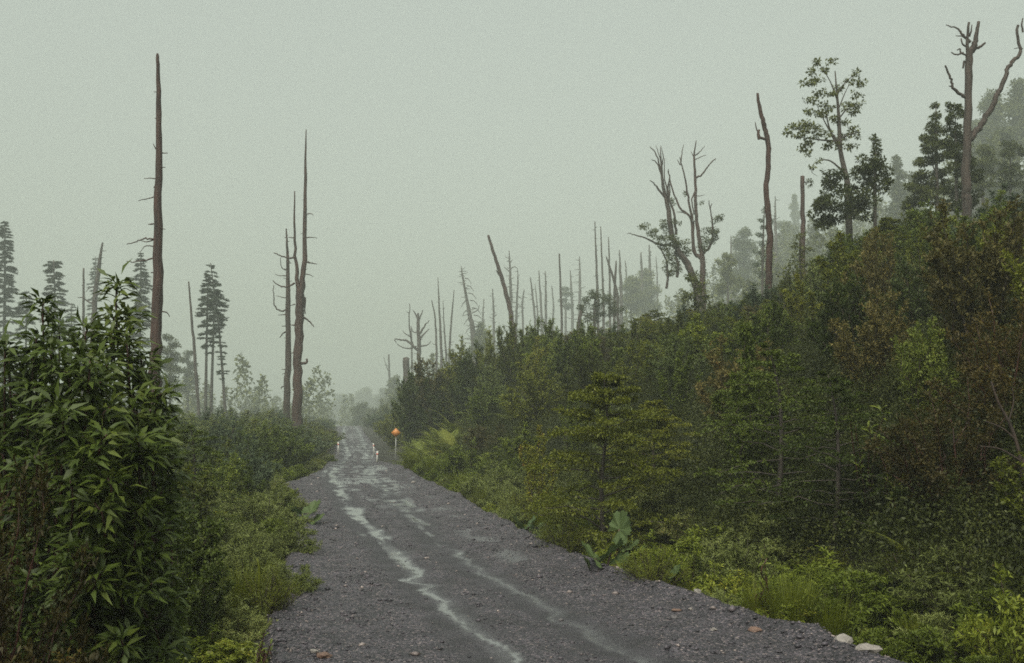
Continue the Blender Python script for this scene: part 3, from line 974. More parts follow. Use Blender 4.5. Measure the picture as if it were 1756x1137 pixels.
SN = [
    ("snag with a kinked top, first of the close row right of the gnarled dead tree", 100, zz(z5, (325, 760), (325, 660), (318, 500), (300, 405)), [4.6, 4, 3, 1.8], 14, 8),
    ("tallest needle-thin spire of the row right of the gnarled dead tree", 100, zz(z5, (350, 760), (350, 670), (340, 480), (332, 285)), [5, 4.6, 3.4, 1], 18, 6),
    ("short thin snag between the tallest spire and a leaning snag, far thicket end", 102, zz(z5, (375, 760), (375, 700), (365, 560), (358, 405)), [4, 3.6, 2.6, 1], 12, 7),
    ("snag leaning right with ragged side twigs, last of the far row", 104, zz(z5, (388, 770), (390, 680), (402, 500), (415, 350)), [4.6, 4, 3, 1.4], 16, 12),
    ("short stick-like snag left of the boldly leaning bare trunk", 125, zz(z5, (620, 680), (620, 590), (617, 460), (612, 345)), [5, 4.6, 3.6, 1.6], 22, 9),
    ("kink-topped snag, first of a loose row of four right of the leaning trunk", 125, zz(z5, (830, 600), (830, 500), (818, 380), (806, 285)), [4.6, 4, 3.4, 1.8], 14, 10),
    ("faint second snag of the loose row of four", 140, zz(z5, (845, 600), (845, 500), (838, 400), (830, 320)), [3.6, 3, 2.2, 1], 6, 5),
    ("slanting third snag of the loose row of four", 128, zz(z5, (866, 620), (865, 510), (857, 370), (850, 250)), [4.8, 4.2, 3.4, 1.6], 10, 8),
    ("knobbly fourth snag of the loose row, a crooked branch near its foot", 128, zz(z5, (886, 600), (886, 490), (886, 360), (883, 255)), [5, 4.6, 3.6, 1.8], 16, 12),
    ("dark straight bare pole standing alone above the mid thicket", 90, zz(z5, (968, 620), (967, 510), (960, 330), (955, 165)), [4.6, 4.2, 3.6, 2.6], 12, 5),
    ("hazy short snag beside a pale feathery treetop", 150, zz(z5, (1022, 540), (1020, 420), (1015, 330), (1010, 250)), [5, 4.6, 3.6, 1.6], 14, 10),
    ("hazy branching snag left of the three straight poles", 145, zz(z5, (1060, 540), (1060, 400), (1060, 290), (1058, 178)), [6, 5, 4, 1.6], 22, 18),
    ("tallest of three straight dead poles on the ridge", 92, zz(z5, (1152, 480), (1150, 340), (1143, 170), (1137, 0)), [5, 4.4, 3.4, 1.8], 14, 8),
    ("middle one of three straight dead poles on the ridge", 95, zz(z5, (1182, 480), (1180, 360), (1173, 190), (1167, 25)), [4.4, 3.8, 3, 1.6], 10, 5),
    ("shortest of three straight dead poles on the ridge", 100, zz(z5, (1214, 480), (1213, 340), (1210, 200), (1207, 80)), [4.2, 3.6, 2.8, 1.6], 8, 5),
    ("dark crooked snag leaning left under the shortest pole", 80, zz(z5, (1255, 480), (1250, 370), (1225, 270), (1205, 210), (1195, 178)), [5.4, 5, 4, 3, 1.6], 8, 6),
    ("short dark stub snag crossing the crooked leaning one", 82, zz(z5, (1238, 420), (1240, 320), (1244, 250), (1246, 200)), [4.4, 4, 3.6, 2], 4, 5),
    ("grey twin-topped snag last of the pole cluster on the ridge", 115, zz(z5, (1273, 500), (1272, 370), (1268, 250), (1263, 145)), [6, 5.4, 4.2, 1.4], 12, 6),
    ("dark leaning stump under the bush below the pole cluster", 70, zz(z5, (1050, 600), (1052, 530), (1065, 470), (1076, 430)), [7, 6.6, 6, 4], 3, 4),
    ("hazy snag with bracket-like stubs left of the twisted dead tree", 140, zz(z6, (205, 960), (205, 870), (202, 780), (200, 695)), [6, 5, 4, 2], 20, 10),
    ("short snag stub near the bracket-like snag, left of the twisted dead tree", 138, zz(z6, (160, 940), (160, 850), (157, 790), (155, 735)), [5, 4.4, 4, 2.4], 12, 9),
    ("thin faint pole below the many-limbed dead tree", 120, zz(z6, (645, 860), (644, 780), (643, 700), (642, 645)), [3.6, 3, 2.4, 1.4], 3, 4),
    ("hazy thin snag with side twigs right behind the dark bent trunk", 120, zz(z6, (886, 760), (885, 640), (883, 540), (882, 430)), [6, 5, 3.6, 1.4], 18, 14),
]
SN += [("faint snag stub between the thick snapped trunk and the gnarled dead tree", 125, [(706, 640), (706, 590), (705, 560)], [3.6, 3, 1.6], 8, 8),
       ("faint thin snag just right of the twig-clad leaning snag", 150, [(829, 590), (828, 545), (830, 512)], [3.4, 3, 1.4], 10, 8),
       ("faint short snag in front of the hazy bushy snag, right side", 135, [(897, 560), (896, 520), (899, 496)], [3.6, 3, 1.6], 10, 9),
       ("faint leaning snag between the loose row of four and the lone straight pole", 150, [(948, 560), (949, 520), (946, 490)], [3.4, 2.8, 1.4], 10, 8),
       ("faint thin pole just right of the grey twin-topped snag", 150, [(1074, 520), (1074, 470), (1072, 447)], [3.2, 2.8, 1.4], 6, 6),
       ("faint broken snag right of the bracket-like snag", 150, [(1127, 520), (1127, 480), (1125, 440)], [3.4, 3, 1.6], 10, 8),
       ("faint straight snag left of the grey hazy rounded tree", 150, [(1262, 480), (1262, 440), (1261, 412)], [3, 2.6, 1.2], 6, 6)]
for lab, dep, pts, wd, st, sl in SN:
    snag(lab, dep, pts, wd, (), st, 'snag', None, stub_len=sl)
hook = zz(z5, (450, 228), (462, 300), (480, 400), (500, 500), (512, 580))
snag("leaning snag clad in drooping dead twigs, wide towards its foot", 112, [(812.5, 620)] + hook[::-1], [11, 9, 7.5, 5, 3.4, 1.2],
     [(zz(z5, (470 + q_ * 9, 290 + q_ * 38), (488 + q_ * 11, 296 + q_ * 38), (503 + q_ * 13, 318 + q_ * 40)), 1.8, .7) for q_ in range(6)] +
     [(zz(z5, (480 + q_ * 9, 400 + q_ * 45), (462 + q_ * 8, 418 + q_ * 45), (452 + q_ * 7, 440 + q_ * 45)), 1.8, .7) for q_ in range(4)] +
     [(zz(z5, (520, 540), (555, 535), (572, 500)), 3, 1), (zz(z5, (505, 470), (535, 455), (545, 430)), 2, .7)], 46, stub_len=16)
snag("boldly leaning bare reddish trunk with a snapped top above the thicket", 72, [(881, 575)] + zz(z5, (710, 500), (690, 400), (650, 260), (618, 160), (590, 70)), [10, 8.6, 8, 7, 5.6, 4.4],
     [(zz(z5, (645, 275), (630, 250)), 2.4, 1.2)], 12, 'snag_red', stub_len=4)
snag("hazy bushy snag with knotted branches behind the leaning trunk", 122, [(876, 560)] + zz(z5, (706, 420), (705, 330), (702, 240), (697, 150)), [6, 5.6, 4.6, 3.6, 1.4],
     [(zz(z5, (703, 260), (685, 245), (672, 230)), 2.4, .9), (zz(z5, (703, 245), (722, 232), (740, 240)), 2.4, .9), (zz(z5, (704, 330), (680, 340)), 2, .8), (zz(z5, (703, 210), (715, 195)), 2, .8)], 30, stub_len=12)
snag("shorter hazy snag with twigs on one side, behind the leaning trunk", 124, [(885, 560)] + zz(z5, (735, 470), (738, 380), (742, 300), (740, 240)), [4.6, 4.2, 3.4, 2.4, 1],
     [(zz(z5, (738, 380), (755, 390), (768, 405)), 1.8, .7), (zz(z5, (738, 420), (755, 430)), 1.8, .7)], 18, stub_len=9)

# the big dead trees on the bank
snag("bent dark dead trunk with a small hooked stub, alone on the bank", 45,
     [(1318, 500), (1319, 453), (1319, 390), (1314, 327), (1317.5, 279), (1316, 241), (1310, 215), (1304, 190), (1299, 160)], [12, 11.5, 11.5, 9.5, 9, 8.5, 8, 7, 4.5],
     [(zz(z6, (828, 122), (808, 116), (795, 112)), 5, 5), (zz(z6, (796, 122), (792, 90), (796, 70)), 7, 3.5), (zz(z6, (790, 85), (778, 60), (773, 30)), 3, 1.6), (zz(z6, (845, 680), (858, 690)), 12, 8)], 5, 'snag_red', stub_len=4)
t = snag("many-limbed bare tree whose limbs fan upward from a low fork", 62, [(1205, 476), (1205, 453), (1203.6, 437.5), (1197, 395), (1193, 352), (1192.5, 308), (1190, 270), (1194, 241)], [10, 9, 8, 6.6, 5.4, 4.6, 3.4, 1.4],
     [([(1192, 306), (1205, 298), (1217, 281), (1229, 270)], 4, 1.2), (zz(z6, (478, 770), (440, 725), (432, 560), (380, 500), (340, 420), (315, 310), (310, 280)), 6, 1.4),
      (zz(z6, (434, 560), (412, 460), (395, 360), (375, 270), (358, 230)), 4.5, 1.2), (zz(z6, (372, 262), (378, 200), (388, 150)), 2.4, .9), (zz(z6, (490, 745), (540, 680), (537, 560), (518, 455)), 5, 1.4),
      (zz(z6, (480, 760), (447, 730), (442, 640), (445, 560)), 5, 2.6), (zz(z6, (445, 235), (480, 218), (510, 208)), 2, .8), (zz(z6, (450, 210), (480, 185), (502, 155)), 2.4, .8),
      (zz(z6, (440, 215), (425, 190)), 1.8, .8), (zz(z6, (528, 500), (540, 470)), 2, 1), (zz(z6, (452, 430), (475, 430), (497, 425)), 1.8, .7), (zz(z6, (400, 410), (385, 400)), 1.8, .8),
      (zz(z6, (420, 540), (385, 520), (348, 515)), 3, 1), (zz(z6, (452, 395), (430, 450), (440, 530)), 2.6, 2), (zz(z6, (368, 262), (352, 232)), 2, .8), (zz(z6, (520, 265), (545, 240), (560, 236)), 1.8, .7)], 12, 'snag_red', stub_len=7)
base = np.array(t.location)
gc = blob_crown(base, [(1226, 375, 13, 9), (1222, 392, 17, 10), (1214, 410, 16, 10), (1208, 425, 14, 10), (1178, 331, 7, 5), (1202, 348, 6, 4), (1220, 405, 14, 8)], far(62), .17, .085, 50)
part('foliage', gc, M['crown_leaf'], t, label="small green tufts on the lower right limbs")
t = snag("twisted dead tree with leaning crown limbs and low green foliage tufts", 60, zz(z6, (440, 890), (405, 800), (350, 715), (318, 620), (300, 480), (275, 380), (268, 300), (260, 165)), [13, 12, 10.5, 9.5, 8, 6, 4.4, 1.2],
     [(zz(z6, (288, 440), (250, 395), (228, 365), (203, 348)), 4.4, 1.4), (zz(z6, (268, 320), (245, 260), (225, 240), (208, 236)), 3, .9), (zz(z6, (264, 290), (240, 210), (215, 170), (202, 160)), 3, .9),
      (zz(z6, (298, 470), (300, 400), (306, 340), (302, 290)), 4.4, 1.4), (zz(z6, (345, 640), (335, 540), (300, 440), (280, 350), (275, 240)), 5, 1.2), (zz(z6, (266, 250), (252, 200), (238, 155)), 2.4, .8),
      (zz(z6, (268, 270), (276, 210), (262, 155)), 2.4, .8), (zz(z6, (305, 460), (312, 390), (308, 350)), 3, 1.2), (zz(z6, (255, 400), (245, 375)), 2, 1), (zz(z6, (330, 700), (250, 690), (190, 660), (120, 640), (80, 630)), 5, 1),
      (zz(z6, (350, 870), (355, 800), (340, 730)), 5, 4), (zz(z6, (292, 930), (300, 860), (285, 760), (250, 700)), 5, 2)], 14, 'snag', stub_len=8)
base = np.array(t.location)
gc = blob_crown(base, [(1107, 391, 13, 8), (1118, 400, 15, 9), (1132, 412, 16, 10), (1140, 386, 10, 16), (1160, 383, 9, 7), (1150, 412, 18, 11), (1165, 417, 17, 12), (1173, 428, 13, 12), (1148, 437, 14, 13), (1147, 458, 12, 18), (1160, 455, 12, 14), (1140, 425, 12, 9), (1155, 345, 6, 8)], far(60), .17, .085, 48)
part('foliage', gc, M['crown_leaf'], t, label="dark green clumps round the lower trunk")
t = snag("short bare pale-red pole with one leafy tuft near its top", 55, [(1377, 440), (1376.5, 380), (1376, 302)], [8, 7, 6.4], [([(1377, 312), (1386, 314)], 2, 1)], 4, 'snag_red', stub_len=4)
gc = blob_crown(np.array(t.location), [(1387, 310, 8, 5), (1389, 319, 5, 5)], far(55), .16, .085, 60)
part('foliage', gc, M['crown_leaf'], t)
snag("massive dead tree with antler-like top and one long rising limb", 46,
     [(1657, 350)] + zz(z7, (1015, 860), (1018, 600), (1024, 400), (1030, 210), (1046, 180), (1060, 130), (1074, 48)), [17, 16, 14, 13, 13, 12, 8, 5],
     [(zz(z7, (1022, 205), (1016, 130), (1020, 60)), 7, 4.5), (zz(z7, (1035, 150), (1000, 115), (985, 90), (955, 72), (920, 60)), 6, 2), (zz(z7, (1010, 125), (985, 118), (965, 118)), 3, 1.4),
      (zz(z7, (1052, 180), (1080, 172), (1108, 150)), 6, 3.4), (zz(z7, (1020, 215), (990, 200), (985, 180), (972, 186)), 4, 2), (zz(z7, (1000, 200), (965, 210), (940, 198)), 4, 2), (zz(z7, (1018, 170), (998, 160), (990, 130)), 4, 2.4),
      (zz(z7, (1030, 120), (1040, 90), (1044, 62)), 4, 1.6), (zz(z7, (1012, 418), (985, 405), (945, 370), (935, 340), (920, 300), (903, 270)), 7, 3.4), (zz(z7, (945, 365), (930, 362)), 3, 2), (zz(z7, (1005, 240), (998, 275)), 4, 3),
      (zz(z7, (1035, 625), (1070, 575), (1110, 525), (1150, 450), (1175, 390), (1195, 365), (1225, 290), (1243, 248), (1285, 205), (1300, 160), (1290, 90), (1296, 40)), 11, 4.5),
      (zz(z7, (1243, 250), (1240, 235)), 5, 3), (zz(z7, (1290, 180), (1265, 178), (1245, 182)), 2, 1), (zz(z7, (1290, 100), (1284, 60), (1290, 30)), 4, 2)], 6, 'snag', stub_len=6)

# ------------------------------------------------------------------ living trees
def tree(label, name, cat, depth, trunk, widths, limbs, blobs, L, W, per, leaf='crown_leaf', bark='bark', tint0=.45, group=None, flat=.8, sub=.34):
    depth = far(depth)
    k = depth / F
    p = [at(x, y, depth) for x, y in trunk]
    base = p[0].copy()
    base[2] = min(base[2], float(H(base[0], base[1])) - .1)
    p[0] = base
    t = thing(name, label, cat, base, group)
    g = Geo()
    tube(g, smooth_path([q_ - base for q_ in p], 4), np.array(widths) * .5 * k, 8, .08)
    part('trunk', g, M[bark], t)
    for pts, w0, w1 in limbs:
        q_ = [at(x, y, depth) - base for x, y in pts]
        yo = U(-.2, .2) * np.linalg.norm(q_[-1] - q_[0])
        for i_ in range(len(q_)):
            q_[i_][1] += yo * i_ / (len(q_) - 1)
        g = Geo()
        tube(g, smooth_path(q_, 3), [w0 * .5 * k, w1 * .5 * k], 5, .06)
        part('limb', g, M[bark], t)
    part('crown', blob_crown(base, blobs, depth, L, W, per, flat, tint0, sub), M[leaf], t)
    return t


tree("tall open-crowned tree with leaf tufts, highest green tree on the bank", 'broadleaf_tree', 'tree', 45,
     zz(z7, (440, 980), (440, 920), (432, 820), (402, 680), (392, 500), (375, 290)), [13, 12, 10.5, 8.5, 6, 2],
     [(zz(z7, (402, 670), (365, 600), (345, 520), (335, 420)), 5, 1.2), (zz(z7, (405, 770), (355, 728), (310, 722), (270, 742)), 3.6, 1), (zz(z7, (395, 640), (345, 560), (300, 450)), 4, 1),
      (zz(z7, (385, 430), (350, 340), (300, 260)), 3, .8), (zz(z7, (385, 400), (430, 340), (490, 290)), 3, .8), (zz(z7, (395, 520), (440, 470), (505, 450)), 3, .8), (zz(z7, (400, 620), (440, 600), (490, 590)), 3, .8),
      (zz(z7, (370, 630), (290, 620), (170, 600)), 4, .9), (zz(z7, (440, 900), (480, 880), (510, 870)), 5, 1.2), (zz(z7, (390, 480), (420, 400), (440, 360)), 2.4, .7), (zz(z7, (270, 742), (262, 780), (290, 800)), 1.6, .6)],
     [(1403, 107, 14, 6), (1424, 106, 11, 5), (1394, 122, 12, 7), (1412, 121, 10, 6), (1388, 141, 14, 8), (1404, 138, 11, 7), (1466, 124, 12, 5), (1476, 138, 12, 5), (1458, 138, 11, 5), (1479, 146, 9, 4), (1442, 150, 14, 6), (1470, 160, 11, 5),
      (1408, 157, 14, 7), (1427, 163, 12, 6), (1395, 172, 14, 7), (1422, 181, 16, 7), (1452, 180, 16, 7), (1472, 182, 13, 6), (1388, 190, 13, 7), (1408, 196, 16, 8), (1460, 192, 14, 6), (1448, 206, 12, 7), (1432, 206, 14, 7), (1385, 210, 16, 8),
      (1362, 213, 14, 7), (1352, 229, 8, 7), (1373, 228, 17, 8), (1395, 221, 17, 8), (1410, 232, 16, 8), (1466, 220, 11, 6), (1450, 232, 16, 7), (1392, 242, 15, 8), (1378, 252, 10, 7), (1420, 247, 15, 7), (1462, 246, 14, 7), (1472, 232, 8, 5), (1388, 262, 8, 6), (1440, 250, 10, 6), (1392, 287, 7, 4), (1404, 278, 9, 4)],
     .15, .075, 96, tint0=.55)
tree("rounded dark tree at the foot of the tall open-crowned tree", 'broadleaf_tree', 'tree', 43, [(1500, 400), (1500, 330), (1502, 260)], [8, 6, 2], [],
     [(1503, 240, 9, 9), (1500, 258, 14, 11), (1492, 275, 22, 13), (1508, 285, 18, 13), (1480, 292, 22, 14), (1500, 302, 24, 14), (1515, 300, 12, 14), (1485, 315, 26, 14), (1510, 320, 18, 14), (1450, 300, 18, 12), (1436, 318, 24, 16), (1412, 335, 22, 18), (1440, 345, 34, 18), (1480, 340, 30, 18), (1404, 355, 18, 18), (1420, 300, 12, 9), (1470, 365, 40, 18), (1425, 375, 34, 18)], .15, .075, 130, tint0=.48)
tree("dense pointed tree just left of the massive antlered dead tree", 'broadleaf_tree', 'tree', 50, [(1606, 400), (1606, 300), (1605, 180)], [8, 6, 1.6], [([(1606, 300), (1590, 260)], 3, 1)],
     [(1605, 181, 6, 9), (1604, 198, 9, 9), (1600, 215, 14, 10), (1612, 222, 13, 10), (1596, 236, 19, 11), (1614, 244, 16, 11), (1592, 256, 22, 12), (1612, 266, 22, 12), (1588, 278, 24, 13), (1614, 290, 26, 13), (1584, 302, 26, 14), (1610, 316, 28, 14), (1576, 322, 24, 14), (1596, 340, 34, 16), (1570, 345, 22, 14)], .15, .075, 190, tint0=.42)
tree("ragged dense tree hugging the base of the massive antlered dead tree", 'broadleaf_tree', 'tree', 48, [(1640, 400), (1640, 300), (1638, 200)], [8, 6, 1.6], [],
     [(1640, 185, 8, 9), (1628, 184, 6, 9), (1645, 200, 13, 10), (1628, 205, 10, 10), (1640, 220, 18, 11), (1650, 236, 18, 12), (1632, 245, 16, 12), (1645, 262, 20, 13), (1660, 275, 18, 13), (1640, 290, 22, 14), (1662, 305, 20, 14), (1640, 325, 26, 15), (1670, 335, 24, 15), (1650, 350, 30, 14)], .15, .075, 190, tint0=.4)
tree("slightly hazy small tree under the long rising limb of the antlered tree", 'broadleaf_tree', 'tree', 62, [(1685, 400), (1685, 330), (1684, 260)], [6, 5, 1.6], [],
     [(1685, 262, 14, 12), (1695, 275, 14, 12), (1680, 285, 18, 14), (1698, 298, 14, 12), (1684, 315, 20, 14), (1660, 250, 10, 12)], .17, .085, 110, tint0=.45)
tree("round-topped hazy tree at the top right corner of the bank", 'broadleaf_tree', 'tree', 58, [(1734, 400), (1733, 320), (1732, 255)], [6, 5, 1.6], [],
     [(1732, 250, 18, 10), (1726, 265, 15, 10), (1744, 262, 13, 11), (1734, 282, 18, 12), (1722, 300, 12, 10), (1738, 300, 15, 12), (1732, 318, 18, 12)], .17, .085, 110, tint0=.4)
tree("hazy fuzzy tree wrapped round the bent dark trunk", 'broadleaf_tree', 'tree', 66, [(1306, 500), (1308, 430), (1311, 360)], [5, 4, 1.4], [],
     [(1311, 362, 6, 8), (1306, 376, 9, 7), (1314, 390, 11, 7), (1302, 402, 11, 7), (1312, 416, 12, 7), (1303, 430, 11, 7), (1312, 446, 12, 8), (1325, 380, 5, 6), (1300, 452, 10, 7), (1310, 468, 14, 8)], .16, .075, 50, leaf='conifer_leaf', tint0=.5)
tree("narrow bright young tree below the short pale-red pole", 'broadleaf_tree', 'tree', 45, [(1372, 480), (1372, 440), (1372, 402)], [5, 4, 1.4], [],
     [(1372, 402, 9, 8), (1368, 416, 13, 9), (1376, 428, 14, 9), (1365, 440, 17, 10), (1374, 454, 20, 11), (1352, 458, 12, 10), (1345, 470, 14, 9)], .14, .07, 60, tint0=.55)
tree("bright leafy column of foliage in front of the many-limbed bare tree", 'broadleaf_tree', 'tree', 48, [(1192, 580), (1192, 520), (1192, 470)], [6, 5, 1.4], [],
     [(1192, 470, 12, 8), (1184, 482, 14, 9), (1200, 488, 14, 9), (1188, 500, 20, 11), (1204, 512, 15, 11), (1190, 525, 20, 12), (1206, 538, 15, 12), (1192, 552, 20, 12), (1178, 512, 12, 11)], .15, .075, 62, tint0=.62)
tree("round bush-like tree under the pole cluster on the ridge", 'broadleaf_tree', 'tree', 68, [(1018, 570), (1020, 530), (1022, 502)], [6, 5, 2], [([(1018, 550), (1000, 540), (992, 552)], 3, 1.4)],
     [(1020, 502, 15, 8), (1008, 513, 16, 9), (1034, 512, 17, 10), (1048, 520, 16, 10), (1000, 527, 11, 9), (1020, 526, 20, 10), (1040, 535, 24, 10), (1060, 530, 14, 9), (1015, 545, 20, 10)], .17, .085, 60, tint0=.42)
for lab, d_, pxs, bl in [
    ("pale hazy tree with a flat feathery top behind the hazy snags", 150, (970, 560, 505), [(968, 496, 10, 3.5), (972, 505, 12, 4), (966, 515, 9, 4), (974, 525, 10, 5)]),
    ("hazy cone-shaped bush at the foot of the twig-clad leaning snag", 112, (826, 600, 566), [(826, 560, 9, 7), (824, 572, 14, 9), (828, 586, 20, 10), (826, 600, 24, 10)]),
    ("round hazy tree behind the pole cluster, left of the twisted dead tree", 130, (1082, 560, 500), [(1086, 482, 14, 9), (1080, 494, 18, 10), (1090, 508, 20, 11), (1076, 516, 18, 11), (1095, 525, 22, 12)]),
    ("hazy tree mass around the bracket-like snag", 140, (1108, 560, 480), [(1108, 470, 13, 10), (1104, 486, 16, 11), (1114, 500, 18, 12), (1100, 512, 20, 12), (1115, 525, 20, 12)]),
    ("grey hazy tree with soft rounded head left of the bent dark trunk", 125, (1275, 520, 410), [(1275, 401, 11, 10), (1268, 416, 15, 11), (1282, 424, 15, 11), (1270, 440, 18, 13), (1284, 456, 18, 13), (1270, 474, 18, 13), (1285, 490, 18, 13)]),
    ("greyish twiggy tree between many-limbed bare tree and grey hazy tree", 90, (1248, 520, 440), [(1246, 440, 9, 8), (1252, 452, 10, 8), (1242, 464, 12, 9), (1252, 478, 12, 9), (1240, 492, 14, 10), (1232, 450, 8, 7)]),
    ("faint grey tree with broad crown right behind the bent dark trunk", 165, (1345, 500, 390), [(1340, 388, 13, 9), (1352, 396, 12, 9), (1344, 410, 16, 11), (1356, 420, 12, 11), (1342, 432, 16, 12), (1350, 450, 18, 12), (1345, 470, 20, 12)]),
    ("faint distant pointed tree above the short pale-red pole", 230, (1363, 420, 345), [(1363, 340, 4, 8), (1362, 355, 7, 9), (1364, 372, 9, 10), (1362, 390, 11, 11)]),
    ("hazy tree between the short pale-red pole and the open-crowned tree", 120, (1398, 480, 390), [(1398, 385, 8, 8), (1394, 398, 10, 9), (1402, 410, 11, 9), (1396, 425, 12, 10), (1400, 440, 14, 10)]),
    ("small round hazy tree beside the thick snapped trunk beyond the bend", 135, (676, 720, 650), [(680, 650, 7, 7), (673, 658, 9, 8), (682, 668, 10, 9), (671, 672, 9, 8), (678, 686, 12, 10), (686, 700, 12, 10)]),
    ("round dark hazy tree at the right edge of the far road", 120, (622, 760, 700), [(622, 697, 12, 7), (614, 706, 12, 8), (628, 708, 12, 8), (618, 720, 15, 9), (608, 728, 9, 9), (626, 732, 14, 9)]),
    ("hazy pointed tree at the right of the far road", 125, (656, 750, 695), [(655, 688, 3, 6), (655, 698, 6, 7), (650, 708, 10, 8), (660, 714, 10, 8), (644, 722, 12, 9), (656, 728, 12, 9), (666, 735, 12, 9)]),
    ("hazy low tree between the far road and the round hazy tree", 118, (640, 760, 712), [(640, 708, 9, 7), (635, 718, 11, 8), (645, 726, 11, 8), (638, 738, 13, 8), (650, 745, 13, 8)]),
    ("hazy spreading tree on the left behind the tall dead trunk", 85, (292, 700, 600), [(288, 580, 10, 7), (298, 590, 10, 7), (285, 600, 13, 8), (296, 612, 14, 9), (286, 625, 16, 10), (300, 636, 14, 10), (290, 652, 18, 11), (300, 668, 18, 11)]),
    ("faint airy tree left of the bare leaning pole", 105, (322, 700, 615), [(322, 607, 9, 6), (316, 617, 9, 6), (328, 624, 10, 7), (320, 636, 11, 7), (326, 650, 12, 8), (318, 664, 12, 8)]),
]:
    cx_, yb_, yt_ = pxs
    tree(lab, 'broadleaf_tree', 'tree', d_, [(cx_, yb_), (cx_, (yb_ + yt_) / 2), (cx_ + 1, yt_)], [5, 4, 1.4], [], bl, .12 + far(d_) * .0014, .07 + far(d_) * .0008, 5000 / far(d_), tint0=.45)


def conifer(label, depth, x0, ytop, ybase, hw, first, whorls, lean=0, trunkw=5, leaf='conifer_leaf', ragged=.35, density=13, flat_top=False, vis=None):
    """spire of drooping tiers; hw: half widths from the top to the lowest branch, in picture units"""
    depth = far(depth)
    k = depth / F
    b, tpt = at(x0, ybase, depth), at(x0 + lean, ytop, depth)
    base = b.copy()
    base[2] = min(base[2], float(H(base[0], base[1])) - .1)
    t = thing('conifer', label, 'tree', base)
    g = Geo()
    P = smooth_path([np.zeros(3), (b - base) * .5 + (tpt - base) * .5 + np.array([U(-.1, .1), 0, 0]), tpt - base], 4)
    tube(g, P, [trunkw * .5 * k, trunkw * .12 * k], 7, .05)
    part('trunk', g, M['bark'], t)
    gb, gc = Geo(), Geo()
    top, bot = tpt - base, P[0]
    for i_ in range(whorls):
        f = (i_ + U(0, .8)) / whorls * first
        o = np.array([np.interp(1 - f * (ytop - ybase) / (ytop - ybase), np.linspace(0, 1, len(P)), P[:, c]) for c in range(3)])
        w = np.interp(f / first, np.linspace(0, 1, len(hw)), hw) * k
        for b_ in range(4):
            if U(0, 1) < .12:
                continue
            a_ = U(0, 2 * np.pi)
            ln = w * U(1 - ragged, 1.1)
            d = np.array([math.cos(a_), math.sin(a_), U(-.12, .22)])
            s = np.linspace(0, 1, 4)[:, None]
            path = o + d * ln * s
            path[:, 2] -= .18 * ln * s[:, 0] ** 2
            tube(gb, path, [.05, .012], 3, 0)
            kk = max(6, int(2.2 * density * ln / .5))
            tt = U(.22, 1.0, kk)
            PP = np.stack([np.interp(tt, s[:, 0], path[:, c]) for c in range(3)], -1)
            side = np.array([-d[1], d[0], 0])
            off = rng.normal(size=(kk, 3)) * np.array([.12, .12, .06]) * (ln * .55 + .2)
            DD = nrm(d + side * rng.normal(size=(kk, 1)) * .8 + rng.normal(size=(kk, 3)) * .25)
            NN = nrm(np.array([0, 0, 1.]) + rng.normal(size=(kk, 3)) * .35)
            ll = U(.6, 1.3, kk) * (.16 + .0016 * depth)
            leaves(gc, PP + off, DD, NN, ll, ll * .42, np.clip(.45 + rng.normal(size=kk) * .2, 0, 1))
    part('limbs', gb, M['bark'], t, kind='stuff')
    part('crown', gc, M[leaf], t)
    return t


conifer("tall dense conifer cut off by the left edge of the view", 85, 8, 379, 640, [2, 12, 14, 17, 19, 20, 22, 26, 26], .95, 64, trunkw=7, density=20)
conifer("flat-topped conifer, second from the left edge of the view", 82, 95, 446, 640, [12, 17, 14, 17, 19, 20, 21, 22, 14], .78, 34, lean=-3, trunkw=6, density=17)
conifer("conifer half hidden behind the tallest dead trunk", 84, 240, 434, 660, [3, 8, 16, 20, 22, 21, 22, 20], .75, 40, lean=2, trunkw=7, density=15)
conifer("hazy conifer behind the leaning snag among the dark conifers", 110, 160, 440, 640, [2, 7, 11, 13, 16, 18], .8, 30, lean=4, density=12)
conifer("low broad conifer filling the gap near the left edge of the view", 80, 45, 500, 650, [6, 16, 22, 26, 30], .9, 26, density=18)
conifer("hazy low conifer behind the large-leaved shrub", 88, 122, 520, 660, [4, 12, 18, 24], .9, 22, density=14)
conifer("left stem of the conifer trio with foliage high up", 76, 353, 470, 700, [5, 11, 14, 13, 15, 14, 13, 6], .58, 26, lean=4, trunkw=6.5, density=17)
conifer("middle stem of the conifer trio, bare low trunk", 77, 362, 500, 700, [4, 9, 12, 12, 13, 8], .45, 14, lean=6, trunkw=6.5, density=14)
conifer("leaning front stem of the conifer trio with a spire top", 74, 390, 451, 705, [2, 9, 14, 16, 20, 22, 23, 10, 4, 12, 3, 11, 3], .74, 30, lean=-29, trunkw=6, density=16)
